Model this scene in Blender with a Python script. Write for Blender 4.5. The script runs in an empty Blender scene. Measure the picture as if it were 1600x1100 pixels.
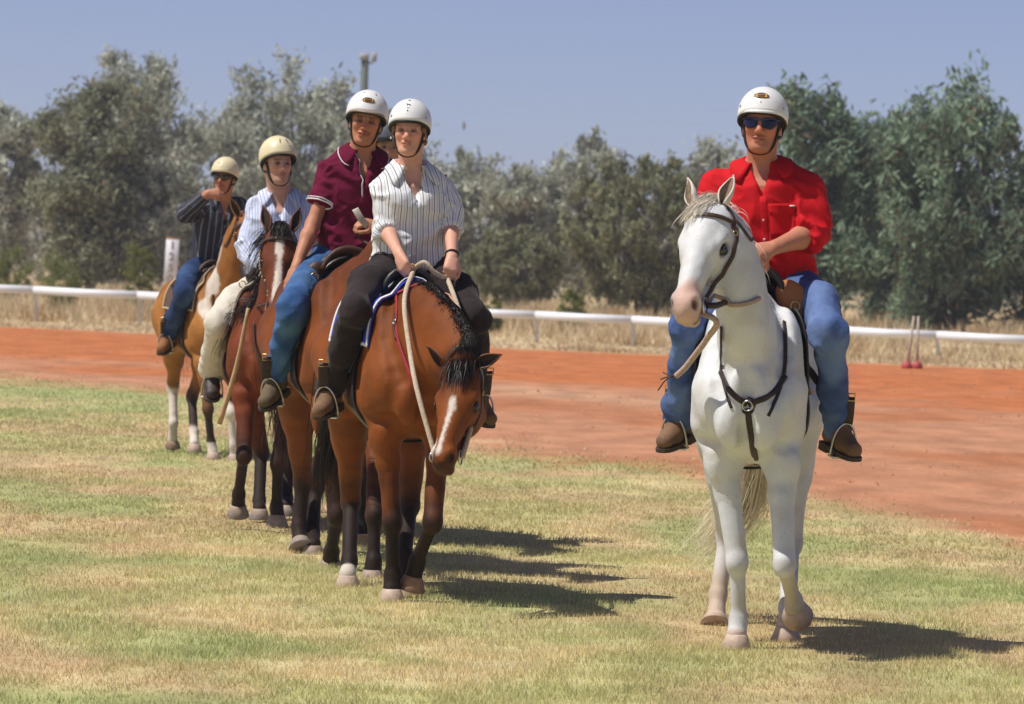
import bpy, math, random
import numpy as np
from mathutils import Vector, Matrix

# ------------------------------------------------------------------ camera
SC = bpy.context.scene
COL = SC.collection
CAM_H, FPX, HORIZON, ROLL = 1.7, 7100.0, 395.0, math.radians(2.0)
PITCH = math.atan((550.0 - HORIZON) / FPX)
cam_d = bpy.data.cameras.new('camera')
cam = bpy.data.objects.new('camera', cam_d)
COL.objects.link(cam)
cam.location = (0, 0, CAM_H)
cam_d.sensor_width = 36.0
cam_d.lens = 36.0 * FPX / 1600.0
cam_d.clip_start = 0.5
cam_d.clip_end = 6000
cam.matrix_world = Matrix.Translation((0, 0, CAM_H)) @ (Matrix.Rotation(math.pi / 2 - PITCH, 4, 'X') @ Matrix.Rotation(ROLL, 4, 'Z'))
cam_d.dof.use_dof = True
cam_d.dof.focus_distance = 21.3
cam_d.dof.aperture_fstop = 8.0
SC.camera = cam

# ------------------------------------------------------------------ sky, sun, exposure
SUN_EL, SUN_AZ = math.radians(60), math.radians(-107)      # azimuth from +Y (view direction), negative = left of the view
w = bpy.data.worlds.new('World')
SC.world = w
w.use_nodes = True
nt = w.node_tree
sky = nt.nodes.new('ShaderNodeTexSky')
sky.sky_type = 'NISHITA'
sky.sun_disc = False
sky.sun_elevation = SUN_EL
sky.sun_rotation = SUN_AZ
sky.altitude = 250
sky.air_density = 0.42
sky.dust_density = 0.68
sky.ozone_density = 1.0
bg = nt.nodes['Background']
tint = nt.nodes.new('ShaderNodeMix')
tint.data_type = 'RGBA'
tint.blend_type = 'MULTIPLY'
tint.inputs[0].default_value = 1.0
tint.inputs[7].default_value = (1.01, 0.885, 0.965, 1)
nt.links.new(sky.outputs[0], tint.inputs[6])
nt.links.new(tint.outputs[2], bg.inputs[0])
bg.inputs[1].default_value = 0.1
sun_d = bpy.data.lights.new('sun', 'SUN')
sun_d.energy = 4.2
sun_d.angle = math.radians(0.53)
sun_d.color = (1.0, 0.955, 0.88)
sun = bpy.data.objects.new('sun', sun_d)
COL.objects.link(sun)
sdir = Vector((math.sin(SUN_AZ) * math.cos(SUN_EL), math.cos(SUN_AZ) * math.cos(SUN_EL), math.sin(SUN_EL)))
sun.rotation_euler = sdir.to_track_quat('Z', 'Y').to_euler()
sun.location = (-20, 10, 40)
vs = SC.view_settings
vs.view_transform = 'Standard'
vs.look = 'None'
vs.exposure = 0.22
vs.gamma = 1.0
SC.cycles.use_denoising = True
SC.cycles.max_bounces = 6

ONLY = ''
rng = np.random.default_rng(7)
random.seed(7)

# ------------------------------------------------------------------ photo geometry: pixel of the 1600x1100 photo + distance -> world
def ray(px, py):
    u, v = px - 800.0, 550.0 - py
    c, s = math.cos(ROLL), math.sin(ROLL)
    u2, v2 = u * c - v * s, u * s + v * c
    cp, sp = math.cos(PITCH), math.sin(PITCH)
    return np.array([u2, FPX * cp + v2 * sp, v2 * cp - FPX * sp])

def at(px, py, Y):
    r = ray(px, py)
    return np.array([0, 0, CAM_H]) + r * (Y / r[1])

def ground_at(px, py):
    r = ray(px, py)
    return np.array([0, 0, CAM_H]) + r * (-CAM_H / r[2])

# ------------------------------------------------------------------ object helpers
def tag(o, label=None, cat=None, group=None, kind=None):
    if label: o['label'] = label
    if cat: o['category'] = cat
    if group: o['group'] = group
    if kind: o['kind'] = kind
    return o

def empty(name, loc=(0, 0, 0), rz=0.0):
    o = bpy.data.objects.new(name, None)
    COL.objects.link(o)
    o.location = loc
    o.rotation_euler = (0, 0, rz)
    o.empty_display_size = 0.1
    return o

def mesh_obj(name, V, F, mat, parent=None, col=None, smooth=True, attrs=None):
    V = np.asarray(V, dtype=np.float32).reshape(-1, 3)
    me = bpy.data.meshes.new(name)
    if isinstance(F, np.ndarray):
        n, k = F.shape
        me.vertices.add(len(V)); me.vertices.foreach_set('co', V.ravel())
        me.loops.add(n * k); me.loops.foreach_set('vertex_index', F.astype(np.int32).ravel())
        me.polygons.add(n)
        me.polygons.foreach_set('loop_start', np.arange(0, n * k, k, dtype=np.int32))
        me.update(calc_edges=True)
    else:
        me.from_pydata([tuple(map(float, v)) for v in V], [], [tuple(int(i) for i in f) for f in F])
        me.update()
    if smooth:
        me.polygons.foreach_set('use_smooth', np.ones(len(me.polygons), dtype=bool))
    if col is not None:
        a = me.attributes.new('Col', 'FLOAT_COLOR', 'POINT')
        c = np.ones((len(V), 4), dtype=np.float32)
        c[:, :3] = np.asarray(col, dtype=np.float32).reshape(-1, 3)
        a.data.foreach_set('color', c.ravel())
    for k_, v_ in (attrs or {}).items():
        a = me.attributes.new(k_, 'FLOAT', 'POINT')
        a.data.foreach_set('value', np.asarray(v_, dtype=np.float32))
    me.validate()
    me.materials.append(mat)
    o = bpy.data.objects.new(name, me)
    COL.objects.link(o)
    if parent is not None: o.parent = parent
    return o

class MB:
    """collects boxes, tubes and patches into one mesh"""
    def __init__(s): s.V, s.F = [], []
    def add(s, V, F):
        b = len(s.V)
        s.V += [tuple(map(float, v)) for v in V]
        s.F += [tuple(b + int(i) for i in f) for f in F]
        return s
    def box(s, c, h, ax=None, bev=0.0):
        c = np.asarray(c, float); h = np.asarray(h, float)
        A = np.eye(3) if ax is None else np.asarray(ax, float)
        if bev <= 0:
            V = [c + A.T @ (h * np.array(k)) for k in ((-1,-1,-1),(1,-1,-1),(1,1,-1),(-1,1,-1),(-1,-1,1),(1,-1,1),(1,1,1),(-1,1,1))]
            F = [(0,3,2,1),(4,5,6,7),(0,1,5,4),(1,2,6,5),(2,3,7,6),(3,0,4,7)]
            return s.add(V, F)
        V, F = [], []
        hb = h - bev
        prof = [(-h[2], hb[0]-0, hb[1]-0), (-hb[2], h[0], h[1]), (hb[2], h[0], h[1]), (h[2], hb[0], hb[1])]
        for z, x, y in prof:
            bx, by = x - bev, y - bev
            for p in ((-x,-by),(-bx,-y),(bx,-y),(x,-by),(x,by),(bx,y),(-bx,y),(-x,by)):
                V.append(c + A.T @ np.array([p[0], p[1], z]))
        for r in range(3):
            for i in range(8):
                j = (i + 1) % 8
                F.append((r*8+i, r*8+j, r*8+8+j, r*8+8+i))
        F.append(tuple(range(7, -1, -1))); F.append(tuple(range(24, 32)))
        return s.add(V, F)
    def tube(s, pts, rad, n=8, closed=False):
        P = np.asarray(pts, float); m = len(P)
        R = np.full(m, rad, float) if np.isscalar(rad) else np.asarray(rad, float)
        T = np.gradient(P, axis=0)
        if closed: T = np.roll(P, -1, 0) - np.roll(P, 1, 0)
        T /= np.linalg.norm(T, axis=1)[:, None] + 1e-9
        up = np.array([0, 0, 1.0]) if abs(T[0][2]) < .9 else np.array([1.0, 0, 0])
        N = np.cross(T[0], up); N /= np.linalg.norm(N)
        V = []
        for i in range(m):
            N = N - T[i] * np.dot(N, T[i]); N /= np.linalg.norm(N) + 1e-9
            B = np.cross(T[i], N)
            for k in range(n):
                a = 2 * math.pi * k / n
                V.append(P[i] + R[i] * (math.cos(a) * N + math.sin(a) * B))
        F = []
        for i in range(m if closed else m - 1):
            j = (i + 1) % m
            for k in range(n):
                l = (k + 1) % n
                F.append((i*n+k, i*n+l, j*n+l, j*n+k))
        if not closed:
            F.append(tuple(range(n-1, -1, -1))); F.append(tuple(range((m-1)*n, m*n)))
        return s.add(V, F)
    def ribbon(s, P, N, wd, th):
        """strap: centre line P, surface normals N, width wd, thickness th"""
        P = np.asarray(P, float); N = np.asarray(N, float)
        T = np.gradient(P, axis=0); T /= np.linalg.norm(T, axis=1)[:, None] + 1e-9
        S = np.cross(T, N); S /= np.linalg.norm(S, axis=1)[:, None] + 1e-9
        W = np.full(len(P), wd, float) if np.isscalar(wd) else np.asarray(wd, float)
        V, F = [], []
        for i in range(len(P)):
            h, t = W[i] / 2, th / 2
            for a, b in ((-h, -t), (-h*.96, t*.6), (-h*.8, t), (h*.8, t), (h*.96, t*.6), (h, -t)):
                V.append(P[i] + S[i] * a + N[i] * b)
        k = 6
        for i in range(len(P) - 1):
            for a in range(k):
                b = (a + 1) % k
                F.append((i*k+a, i*k+b, (i+1)*k+b, (i+1)*k+a))
        F.append(tuple(range(k-1, -1, -1))); F.append(tuple(range((len(P)-1)*k, len(P)*k)))
        return s.add(V, F)
    def grid(s, G, th=0.0, N=None, closed_u=False):
        """surface from an (n,m,3) grid of points, optionally with thickness along N"""
        G = np.asarray(G, float); n, m = G.shape[:2]
        def quads(off, flip):
            q = []
            for i in range(n if closed_u else n - 1):
                i2 = (i + 1) % n
                for j in range(m - 1):
                    f = (off+i*m+j, off+i2*m+j, off+i2*m+j+1, off+i*m+j+1)
                    q.append(f[::-1] if flip else f)
            return q
        if th <= 0: return s.add(G.reshape(-1, 3), quads(0, False))
        if N is None:
            du = np.gradient(G, axis=0); dv = np.gradient(G, axis=1)
            N = np.cross(du, dv); N /= np.linalg.norm(N, axis=2)[..., None] + 1e-9
        V = np.concatenate([(G + N * th / 2).reshape(-1, 3), (G - N * th / 2).reshape(-1, 3)])
        F = quads(0, False) + quads(n * m, True); o = n * m
        for i in range(n if closed_u else n - 1):
            i2 = (i + 1) % n
            F.append((i2*m, i*m, o+i*m, o+i2*m))
            F.append((i*m+m-1, i2*m+m-1, o+i2*m+m-1, o+i*m+m-1))
        if not closed_u:
            for j in range(m - 1):
                F.append((j, j+1, o+j+1, o+j))
                F.append(((n-1)*m+j+1, (n-1)*m+j, o+(n-1)*m+j, o+(n-1)*m+j+1))
        return s.add(V, F)
    def build(s, name, mat, parent=None, smooth=True, col=None):
        return mesh_obj(name, s.V, s.F, mat, parent, smooth=smooth, col=col)

def spline(pts, n):
    """Catmull-Rom through pts, n samples"""
    P = np.asarray(pts, float)
    if len(P) == 2: return P[0] + (P[1]-P[0]) * np.linspace(0, 1, n)[:, None]
    E = np.vstack([2*P[0]-P[1], P, 2*P[-1]-P[-2]])
    t = np.linspace(0, len(P) - 1 - 1e-6, n)
    i = t.astype(int); f = (t - i)[:, None]
    a, b, c, d = E[i], E[i+1], E[i+2], E[i+3]
    return .5 * ((2*b) + (-a+c)*f + (2*a-5*b+4*c-d)*f**2 + (-a+3*b-3*c+d)*f**3)

def unit(v):
    v = np.asarray(v, float)
    return v / (np.linalg.norm(v) + 1e-12)

# ------------------------------------------------------------------ materials
MATS = {}
def mat(name, color=(.5, .5, .5), rough=.6, spec=.5, attr=False, noise=0.0, nscale=20.0, bump=0.0, bscale=60.0, metal=0.0,
        sheen=0.0, trans=0.0, ndetail=4.0, bstretch=None, coat=0.0):
    if name in MATS: return MATS[name]
    m = bpy.data.materials.new(name)
    m.use_nodes = True
    t = m.node_tree; b = t.nodes['Principled BSDF']
    b.inputs['Roughness'].default_value = rough
    b.inputs['Metallic'].default_value = metal
    b.inputs['Specular IOR Level'].default_value = spec
    if sheen:
        b.inputs['Sheen Weight'].default_value = sheen
        b.inputs['Sheen Roughness'].default_value = .4
    if coat: b.inputs['Coat Weight'].default_value = coat
    tc = t.nodes.new('ShaderNodeTexCoord')
    src = None
    if attr:
        a = t.nodes.new('ShaderNodeAttribute'); a.attribute_name = 'Col'
        src = a.outputs['Color']
    else:
        r = t.nodes.new('ShaderNodeRGB'); r.outputs[0].default_value = (*color, 1); src = r.outputs[0]
    if noise > 0:
        n = t.nodes.new('ShaderNodeTexNoise'); n.inputs['Scale'].default_value = nscale; n.inputs['Detail'].default_value = ndetail
        t.links.new(tc.outputs['Object'], n.inputs['Vector'])
        mr = t.nodes.new('ShaderNodeMapRange')
        mr.inputs[1].default_value = .25; mr.inputs[2].default_value = .75
        mr.inputs[3].default_value = 1 - noise; mr.inputs[4].default_value = 1 + noise
        t.links.new(n.outputs['Fac'], mr.inputs[0])
        mx = t.nodes.new('ShaderNodeMix'); mx.data_type = 'RGBA'; mx.blend_type = 'MULTIPLY'; mx.inputs[0].default_value = 1
        t.links.new(src, mx.inputs[6]); t.links.new(mr.outputs[0], mx.inputs[7])
        src = mx.outputs[2]
    t.links.new(src, b.inputs['Base Color'])
    if bump > 0:
        n2 = t.nodes.new('ShaderNodeTexNoise'); n2.inputs['Scale'].default_value = bscale; n2.inputs['Detail'].default_value = 5
        if bstretch:
            mp = t.nodes.new('ShaderNodeMapping'); mp.inputs['Scale'].default_value = bstretch
            t.links.new(tc.outputs['Object'], mp.inputs['Vector']); t.links.new(mp.outputs[0], n2.inputs['Vector'])
        else:
            t.links.new(tc.outputs['Object'], n2.inputs['Vector'])
        bp = t.nodes.new('ShaderNodeBump'); bp.inputs['Strength'].default_value = bump; bp.inputs['Distance'].default_value = .01
        t.links.new(n2.outputs['Fac'], bp.inputs['Height']); t.links.new(bp.outputs[0], b.inputs['Normal'])
    if trans > 0:
        tr = t.nodes.new('ShaderNodeBsdfTranslucent'); t.links.new(src, tr.inputs['Color'])
        ms = t.nodes.new('ShaderNodeMixShader'); ms.inputs[0].default_value = trans
        t.links.new(b.outputs[0], ms.inputs[1]); t.links.new(tr.outputs[0], ms.inputs[2])
        t.links.new(ms.outputs[0], t.nodes['Material Output'].inputs['Surface'])
    MATS[name] = m
    return m

# ------------------------------------------------------------------ smooth implicit surfaces, meshed with surface nets
def smin(a, b, k):
    h = np.clip(.5 + .5 * (b - a) / k, 0, 1)
    return b + (a - b) * h - k * h * (1 - h)

class Field:
    def __init__(s): s.p = []
    def _add(s, f, lo, hi, k, op):
        s.p.append((f, np.asarray(lo, float), np.asarray(hi, float), k, op)); return s
    def rc(s, a, b, ra, rb, k=.03, op=1, sq=None, f0=False, f1=False):
        a = np.asarray(a, float); b = np.asarray(b, float); ba = b - a; L2 = ba @ ba + 1e-12; bu = ba / math.sqrt(L2)
        if sq is not None: ax, q = unit(sq[0]), sq[1]
        def f(P):
            v = P - a
            t = np.clip(v @ ba / L2, 0, 1)
            v = v - t[:, None] * ba
            if sq is not None: v = v + (v @ ax)[:, None] * ax * (1 / q - 1)
            d = np.sqrt((v * v).sum(1)) - (ra + t * (rb - ra))
            if sq is not None and q < 1: d = d * (.5 + .5 * q)
            if f0: d = np.maximum(d, -((P - a) @ bu))
            if f1: d = np.maximum(d, (P - b) @ bu)
            return d
        r = max(ra, rb) * (max(1, sq[1]) if sq is not None else 1)
        return s._add(f, np.minimum(a, b) - r, np.maximum(a, b) + r, k, op)
    def chain(s, pts, rads, k=.03, sq=None):
        for i in range(len(pts) - 1): s.rc(pts[i], pts[i+1], rads[i], rads[i+1], k, sq=sq)
        return s
    def ell(s, c, r, A=None, k=.03, op=1):
        c = np.asarray(c, float); r = np.asarray(r, float) * np.ones(3)
        M = np.eye(3) if A is None else np.asarray(A, float)       # rows = axes
        def f(P):
            q = (P - c) @ M.T
            k0 = np.sqrt(((q / r) ** 2).sum(1)); k1 = np.sqrt(((q / r**2) ** 2).sum(1)) + 1e-9
            return k0 * (k0 - 1) / k1
        R = r.max()
        return s._add(f, c - R, c + R, k, op)
    def fn(s, f, lo, hi, k=.03, op=1): return s._add(f, lo, hi, k, op)
    def ev(s, P, margin=.12):
        P = np.asarray(P, float).reshape(-1, 3)
        d = np.full(len(P), 1.0)
        if len(P) == 0: return d
        if getattr(s, '_n', -1) != len(s.p):
            s._n = len(s.p); s._lo = np.array([p[1] for p in s.p]); s._hi = np.array([p[2] for p in s.p]); s._k = np.array([p[3] for p in s.p])
        pmin, pmax = P.min(0), P.max(0); mg = (margin + s._k)[:, None]
        for i in np.nonzero(((s._lo - mg < pmax) & (s._hi + mg > pmin)).all(1))[0]:
            f, lo, hi, k, op = s.p[i]; m_ = margin + k
            if (pmin > lo - m_).all() and (pmax < hi + m_).all():
                v = f(P)
                if op == 1: d = smin(d, v, k)
                elif op == -1: d = -smin(-d, v, k)
                else: d = -smin(-d, -v, k)
                continue
            ix = np.nonzero(((P > lo - m_) & (P < hi + m_)).all(1))[0]
            if len(ix) == 0: continue
            v = f(P[ix])
            if op == 1: d[ix] = smin(d[ix], v, k)
            elif op == -1: d[ix] = -smin(-d[ix], v, k)
            elif op == 2: d[ix] = -smin(-d[ix], -v, k)
        return d
    def evc(s, P, margin, cell):
        """evaluate scattered points in spatial groups"""
        key = np.floor((P - P.min(0)) / cell).astype(np.int64); key = (key[:, 0] * 512 + key[:, 1]) * 512 + key[:, 2]
        o = np.argsort(key, kind='stable'); ks = key[o]; cut = np.nonzero(np.diff(ks))[0] + 1; d = np.empty(len(P))
        for g in np.split(o, cut): d[g] = s.ev(P[g], margin)
        return d
    def grad(s, P, e=.004):
        P = np.asarray(P, float).reshape(-1, 3)
        ev_ = (lambda q: s.evc(q, .12, .25)) if len(P) > 3000 else s.ev
        K = np.array([[1, -1, -1], [-1, -1, 1], [-1, 1, -1], [1, 1, 1.0]])
        g = sum(k * ev_(P + k * e * .7)[:, None] for k in K)
        return g / (np.linalg.norm(g, axis=1)[:, None] + 1e-9)
    def project(s, P, off=.004, it=6):
        P = np.array(P, float).reshape(-1, 3)
        for k in range(min(it, 5)):
            if k < 3: g = s.grad(P)
            d = s.ev(P, .2)
            P = P - g * np.clip(d - off, -.06, .06)[:, None] * .95
        return P, s.grad(P)
    def trace(s, o, D, t0, t1):
        """first hits of rays from o along D (n,3)"""
        D = np.asarray(D, float).reshape(-1, 3); D = D / np.linalg.norm(D, axis=1)[:, None]; t = np.full(len(D), t0); hit = np.zeros(len(D), bool)
        for _ in range(140):
            a = np.nonzero(~hit & (t < t1))[0]
            if len(a) == 0: break
            v = s.ev(o + D[a] * t[a, None], .3); hit[a[v < .002]] = True
            t[a] += np.where(v < .002, 0, np.clip(v * .7, .003, .2))
        return o + D * t[:, None], hit
    def bounds(s):
        lo = np.min([p[1] for p in s.p if p[4] == 1], axis=0); hi = np.max([p[2] for p in s.p if p[4] == 1], axis=0)
        return lo, hi
    def mesh(s, h):
        lo, hi = s.bounds(); B = 4
        lo = lo - 3 * h; n = np.ceil((hi + 3 * h - lo) / h).astype(int); nb = (n + B - 1) // B; n = nb * B
        ci = np.stack(np.meshgrid(*[np.arange(k) for k in nb], indexing='ij'), -1).reshape(-1, 3)
        dc = s.evc(lo + (ci * B + (B - 1) / 2) * h, B * h * 2, .3)
        act = np.abs(dc) < B * h * 1.75
        D = np.repeat(np.repeat(np.repeat(dc.reshape(nb), B, 0), B, 1), B, 2).astype(np.float32)
        off = np.stack(np.meshgrid(*[np.arange(B)] * 3, indexing='ij'), -1).reshape(-1, 3)
        fi = (ci[act][:, None, :] * B + off[None]).reshape(-1, 3)
        D[fi[:, 0], fi[:, 1], fi[:, 2]] = s.evc(lo + fi * h, .06, .2)
        return surface_nets(D, lo, h)

def surface_nets(D, lo, h):
    S = D < 0
    nx, ny, nz = D.shape
    corners = [(i, j, k) for i in (0, 1) for j in (0, 1) for k in (0, 1)]
    cnt = np.zeros((nx-1, ny-1, nz-1), np.int8)
    for i, j, k in corners: cnt += S[i:nx-1+i, j:ny-1+j, k:nz-1+k]
    C = np.argwhere((cnt > 0) & (cnt < 8))
    val = {c: D[C[:, 0]+c[0], C[:, 1]+c[1], C[:, 2]+c[2]].astype(float) for c in corners}
    acc = np.zeros((len(C), 3)); num = np.zeros(len(C))
    for c in corners:
        for ax in range(3):
            if c[ax] == 1: continue
            c2 = list(c); c2[ax] = 1; c2 = tuple(c2)
            a, b = val[c], val[c2]
            m = (a < 0) != (b < 0)
            t = np.where(m, a / np.where(m, a - b, 1), 0)
            p = np.zeros((len(C), 3)); p += np.array(c); p[:, ax] = t
            acc[m] += p[m]; num[m] += 1
    V = lo + (C + acc / num[:, None]) * h
    idx = np.full((nx-1, ny-1, nz-1), -1, np.int32); idx[C[:, 0], C[:, 1], C[:, 2]] = np.arange(len(C))
    Q = []
    for ax in range(3):
        sl0 = [slice(None)] * 3; sl1 = [slice(None)] * 3
        sl0[ax] = slice(0, -1); sl1[ax] = slice(1, None)
        a, b = S[tuple(sl0)], S[tuple(sl1)]
        E = np.argwhere(a != b)
        E = E[((E > 0) | (np.arange(3) == ax)).all(1) & (E < np.array([nx-1, ny-1, nz-1])).all(1)]
        u, v = [(1, 2), (2, 0), (0, 1)][ax]
        eu = np.zeros(3, int); eu[u] = 1; ev = np.zeros(3, int); ev[v] = 1
        q = np.stack([idx[tuple((E - eu - ev).T)], idx[tuple((E - ev).T)], idx[tuple(E.T)], idx[tuple((E - eu).T)]], 1)
        fl = ~a[tuple(E.T)]
        q[fl] = q[fl][:, ::-1]
        Q.append(q[(q >= 0).all(1)])
    return V, np.concatenate(Q).astype(np.int32)

def vert_normals(V, Q):
    n = np.cross(V[Q[:, 2]] - V[Q[:, 0]], V[Q[:, 3]] - V[Q[:, 1]]); N = np.zeros_like(V)
    for k in range(4):
        for a in range(3): N[:, a] += np.bincount(Q[:, k], n[:, a], len(V))
    return N / (np.linalg.norm(N, axis=1)[:, None] + 1e-12)

def vnoise(P, seed=0):
    """smooth vectorised value noise in 0..1"""
    P = np.asarray(P, float); i = np.floor(P).astype(np.int64); f = P - i; f = f * f * (3 - 2 * f)
    def hsh(a):
        n = (a[:, 0] * 374761393 + a[:, 1] * 668265263 + a[:, 2] * 1442695041 + seed * 982451653) & 0xffffffff
        n = ((n ^ (n >> 13)) * 1274126177) & 0xffffffff
        return ((n ^ (n >> 16)) & 0xffff) / 65535.0
    r = 0
    for dx in (0, 1):
        for dy in (0, 1):
            for dz in (0, 1):
                wgt = (f[:, 0] if dx else 1-f[:, 0]) * (f[:, 1] if dy else 1-f[:, 1]) * (f[:, 2] if dz else 1-f[:, 2])
                r = r + wgt * hsh(i + np.array([dx, dy, dz]))
    return r

def fbm(P, seed=0, oct=3):
    r, a, t = 0, 1.0, 0
    for o in range(oct):
        r = r + a * vnoise(P * (2.03 ** o), seed + o); t += a; a *= .5
    return r / t
def lerp(a, b, t): return np.asarray(a) * (1 - np.asarray(t)[..., None]) + np.asarray(b) * np.asarray(t)[..., None]
def sstep(a, b, x):
    t = np.clip((x - a) / (b - a), 0, 1); return t * t * (3 - 2 * t)
# ================================================================== THE SETTING
def ground_material():
    m = bpy.data.materials.new('ground_soil'); m.use_nodes = True
    t = m.node_tree; b = t.nodes['Principled BSDF']
    b.inputs['Roughness'].default_value = .95; b.inputs['Specular IOR Level'].default_value = .1
    g = t.nodes.new('ShaderNodeNewGeometry')
    def noise(scale, detail, sc=(1, 1, 1)):
        mp = t.nodes.new('ShaderNodeMapping'); mp.inputs['Scale'].default_value = sc
        n = t.nodes.new('ShaderNodeTexNoise'); n.inputs['Scale'].default_value = scale; n.inputs['Detail'].default_value = detail
        t.links.new(g.outputs['Position'], mp.inputs[0]); t.links.new(mp.outputs[0], n.inputs['Vector'])
        return n.outputs['Fac']
    def ramp(src, stops):
        r = t.nodes.new('ShaderNodeValToRGB')
        while len(r.color_ramp.elements) < len(stops): r.color_ramp.elements.new(.5)
        for e, (p, c) in zip(r.color_ramp.elements, stops): e.position = p; e.color = (*c, 1)
        t.links.new(src, r.inputs[0]); return r.outputs[0]
    a = t.nodes.new('ShaderNodeAttribute'); a.attribute_name = 'Col'
    n1 = noise(2.2, 8, (1, .35, 1)); n2 = noise(26, 5)
    r1 = ramp(n1, [(.3, (.8, .8, .8)), (.7, (1.2, 1.2, 1.2))]); r2 = ramp(n2, [(.3, (.84, .84, .84)), (.72, (1.14, 1.14, 1.14))])
    mx = t.nodes.new('ShaderNodeMix'); mx.data_type = 'RGBA'; mx.blend_type = 'MULTIPLY'; mx.inputs[0].default_value = 1
    mx2 = t.nodes.new('ShaderNodeMix'); mx2.data_type = 'RGBA'; mx2.blend_type = 'MULTIPLY'; mx2.inputs[0].default_value = 1
    t.links.new(a.outputs['Color'], mx.inputs[6]); t.links.new(r1, mx.inputs[7])
    t.links.new(mx.outputs[2], mx2.inputs[6]); t.links.new(r2, mx2.inputs[7])
    t.links.new(mx2.outputs[2], b.inputs['Base Color'])
    bp = t.nodes.new('ShaderNodeBump'); bp.inputs['Strength'].default_value = .5; bp.inputs['Distance'].default_value = .03
    t.links.new(noise(14, 6), bp.inputs['Height']); t.links.new(bp.outputs[0], b.inputs['Normal'])
    return m

EDGE = [ground_at(*p)[:2] for p in ((-400, 560), (0, 586), (250, 600), (500, 640), (780, 688), (1050, 722), (1290, 768), (1450, 806), (1620, 852), (1900, 930))]
EDGE = np.array(EDGE)
def edge_signed(x, y):
    """positive on the dirt side (beyond the diagonal border of the turf), in metres along y"""
    o = np.argsort(EDGE[:, 0])
    return y - np.interp(x, EDGE[o, 0], EDGE[o, 1])
RAIL_L, RAIL_R = at(0, 451, 91.0), at(1600, 531, 84.5)
def rail_y(x): return RAIL_L[1] + (RAIL_R[1] - RAIL_L[1]) * (x - RAIL_L[0]) / (RAIL_R[0] - RAIL_L[0])

def turf_color(x, y):
    """straw, green and bare patches of the mown turf (own colours of the ground cover)"""
    P = np.stack([x, y * .55, np.zeros_like(x)], 1)
    g = fbm(P * .75, 3, 4); b = fbm(P * .9 + 40, 9, 4); f = fbm(P * 6, 5, 2)
    green = sstep(.485, .69, g) * .75
    for (px, py, sx, sy, a) in ((40, 868, 2.2, .6, 1.0), (60, 1090, 1.3, .55, 1.1), (120, 612, 4.5, 3.6, 1.0), (60, 690, 2.5, 2.5, .35), (900, 1080, 1.2, .35, .35), (1450, 1050, 1.6, .5, .4),
                               (1250, 945, 1.0, .4, .45), (300, 880, 1.2, .6, .4), (1050, 910, .5, .5, .4), (830, 760, 1.5, 1.4, .3)):
        c = ground_at(px, py)
        green = np.maximum(green, a * np.exp(-((x-c[0])/sx)**2 - ((y-c[1])/sy)**2) * (.55 + .75 * f))
    brown = sstep(.5, .66, b) * .75
    for (px, py, sx, sy, a) in ((300, 810, 1.9, 1.5, .8), (1250, 800, 1.3, 1.1, .75), (1430, 860, 1.1, 1.0, .75), (900, 850, 1.0, .5, .6), (850, 985, .7, .25, .7), (500, 985, .9, .25, .5), (950, 900, .8, .3, .5)):
        c = ground_at(px, py)
        brown = np.maximum(brown, a * np.exp(-((x-c[0])/sx)**2 - ((y-c[1])/sy)**2) * (.5 + .9 * f))
    straw = np.array([.73, .605, .34]); olive = np.array([.56, .52, .245]); grn = np.array([.34, .43, .155]); brn = np.array([.58, .39, .225])
    c = lerp(np.broadcast_to(straw, (len(x), 3)), olive, sstep(.42, .6, fbm(P * 1.6 + 17, 21, 3)))
    c = lerp(c, brn, np.clip(brown, 0, 1) * .75)
    c = lerp(c, grn, np.clip(green, 0, 1) * .80)
    return c, np.clip(brown, 0, 1)

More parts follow.
